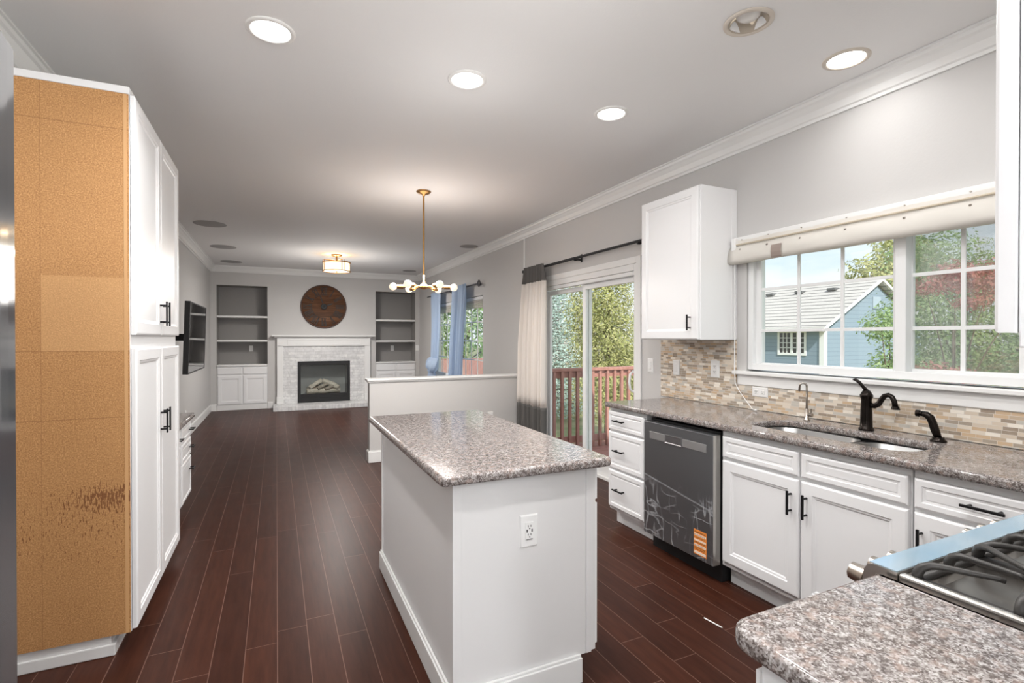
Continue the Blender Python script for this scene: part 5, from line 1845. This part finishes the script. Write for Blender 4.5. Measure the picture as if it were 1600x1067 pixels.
LBLUE = m_leaf('spruce_needles', [(0.46, 0.58, 0.53), (0.60, 0.73, 0.68), (0.72, 0.82, 0.78)])
LOLIV = m_leaf('olive_leaves', [(0.28, 0.31, 0.11), (0.46, 0.48, 0.19), (0.62, 0.58, 0.29), (0.36, 0.38, 0.15)])
LGRN = m_leaf('green_leaves', [(0.18, 0.29, 0.10), (0.31, 0.44, 0.18), (0.45, 0.55, 0.29)])
LRED = m_leaf('red_leaves', [(0.46, 0.13, 0.12), (0.66, 0.27, 0.24), (0.42, 0.22, 0.15)])
LYEL = m_leaf('yellow_green_leaves', [(0.36, 0.38, 0.14), (0.52, 0.50, 0.24), (0.30, 0.34, 0.13)])
LBRN = m_leaf('brownish_leaves', [(0.26, 0.24, 0.10), (0.36, 0.31, 0.16), (0.22, 0.25, 0.10)])

x, y = at(846, 17.5)
conifer('blue_spruce', 'pale blue spruce seen through left pane of the sliding door', x, y, 7.6, 2.2, 30000, 0.10, LBLUE, 2)
x, y = at(950, 11.5)
tree('olive_tree', 'dense olive green tree behind the deck railing', x, y, [(0, 0, 0.4, 0.85, 0.9), (0.1, 0, 1.3, 0.95, 0.8), (-0.1, 0.1, 2.2, 0.85, 0.8), (0.05, 0, 3.0, 0.6, 0.7), (0.3, -0.3, 0.0, 0.7, 0.7), (-0.5, 0.1, 1.7, 0.5, 0.7)], 30000, 0.065, LOLIV, 0.10, 5)
x, y = at(1392, 8.0)
tree('young_tree', 'small bright green tree in front of the blue house', x, y, [(0, 0, 0.3, 0.42, 0.38), (0.1, 0, 1.0, 0.35, 0.35), (-0.15, 0, 0.75, 0.35, 0.3), (0.15, 0.1, 1.6, 0.35, 0.35), (-0.25, 0, 1.55, 0.30, 0.28), (0.1, 0.1, -0.35, 0.4, 0.35)], 5000, 0.060, LGRN, 0.04, 8)
x, y = at(1395, 44.0)
tree('distant_tree', 'tall yellow green tree rising behind the blue house', x, y, [(0, 0, 5.5, 2.8, 2.4), (-1.5, 1, 7.0, 2.2, 1.8), (1.5, 0, 8.0, 2.6, 2.4), (3.4, 0, 6.5, 2.8, 3), (0.6, 0, 9.6, 2, 1.6)], 6000, 0.42, LYEL, 0.3, 12)
x, y = at(1510, 11.5)
tree('broad_tree', 'broad green tree filling the right sash of the kitchen window', x, y, [(0, 0, 1.2, 1.25, 0.9), (-0.6, 0.4, 0.6, 1.0, 0.8), (0.9, -0.5, 1.0, 1.1, 1.0), (-0.6, 0.4, 2.0, 1.0, 0.9), (0.5, 0, 2.6, 1.2, 0.9), (1.7, -1.0, 1.8, 1.1, 1.4), (-0.3, 0.5, 3.3, 1.0, 0.7), (0.2, 0, 0.0, 1.3, 0.9)], 30000, 0.085, LGRN, 0.12, 21)
x, y = at(1492, 8.2)
tree('red_maple', 'red leaved maple twigs in front of the broad green tree', x, y, [(0, 0, 2.35, 0.36, 0.28), (0.5, -0.25, 2.3, 0.32, 0.34), (-0.45, 0.2, 2.2, 0.22, 0.16), (0.25, -0.1, 1.95, 0.30, 0.14), (0.9, -0.5, 2.05, 0.3, 0.22)], 3600, 0.065, LRED, 0.035, 31)
x, y = at(1458, 7.0)
tree('red_shrub', 'low red leaved shrub under the window sash', x, y, [(0, 0, 0.90, 0.30, 0.16), (0.3, -0.2, 0.85, 0.22, 0.15), (0.05, 0.0, 0.3, 0.4, 0.5)], 1900, 0.06, LRED, 0.03, 33, cat='shrub')
x, y = at(1592, 5.0)
tree('brown_shrub', 'brownish green shrub low at the right end of window', x, y, [(0, 0, 0.75, 0.5, 0.5), (0.4, -0.3, 0.95, 0.45, 0.35), (-0.1, 0.1, 0.1, 0.6, 0.7)], 7000, 0.055, LBRN, 0.04, 35, cat='shrub')
x, y = at(722, 28.0)
tree('garden_tree', 'green tree seen between the blue curtains', x, y, [(0, 0, 1.6, 2.4, 2.0), (-2.6, 0, 1.8, 2.4, 2.2), (1.5, 0, 3.7, 2.4, 2.0), (-1.7, 0, 4.5, 2.4, 2.0), (2.6, 0, 1.4, 2.2, 1.6)], 9000, 0.22, LGRN, 0.12, 41)
x, y = at(905, 15.5)
fn = thing('garden_fence', 'pinkish red board fence behind the garden trees', 'fence', (0, 0, 0))
B().box(4.0, 9.0, 18.2, 18.25, GZ, 0.6).obj('boards', REDW, fn)
FARH = mat('far_house_stucco', (0.62, 0.58, 0.54), 0.8)
x, y = at(990, 60.0)
fh = thing('far_house', 'pale distant house between the spruce and the olive tree', 'house', (0, 0, 0))
x, y = at(905, 55.0)
B().box(x - 6, x + 6, y, y + 6, GZ, 1.9).obj('wall', FARH, fh)
B().prism([(x - 6.5, 1.9), (x + 6.5, 1.9), (x, 3.3)], y - 0.4, y + 6.4, 'y').obj('roof', RFM, fh)
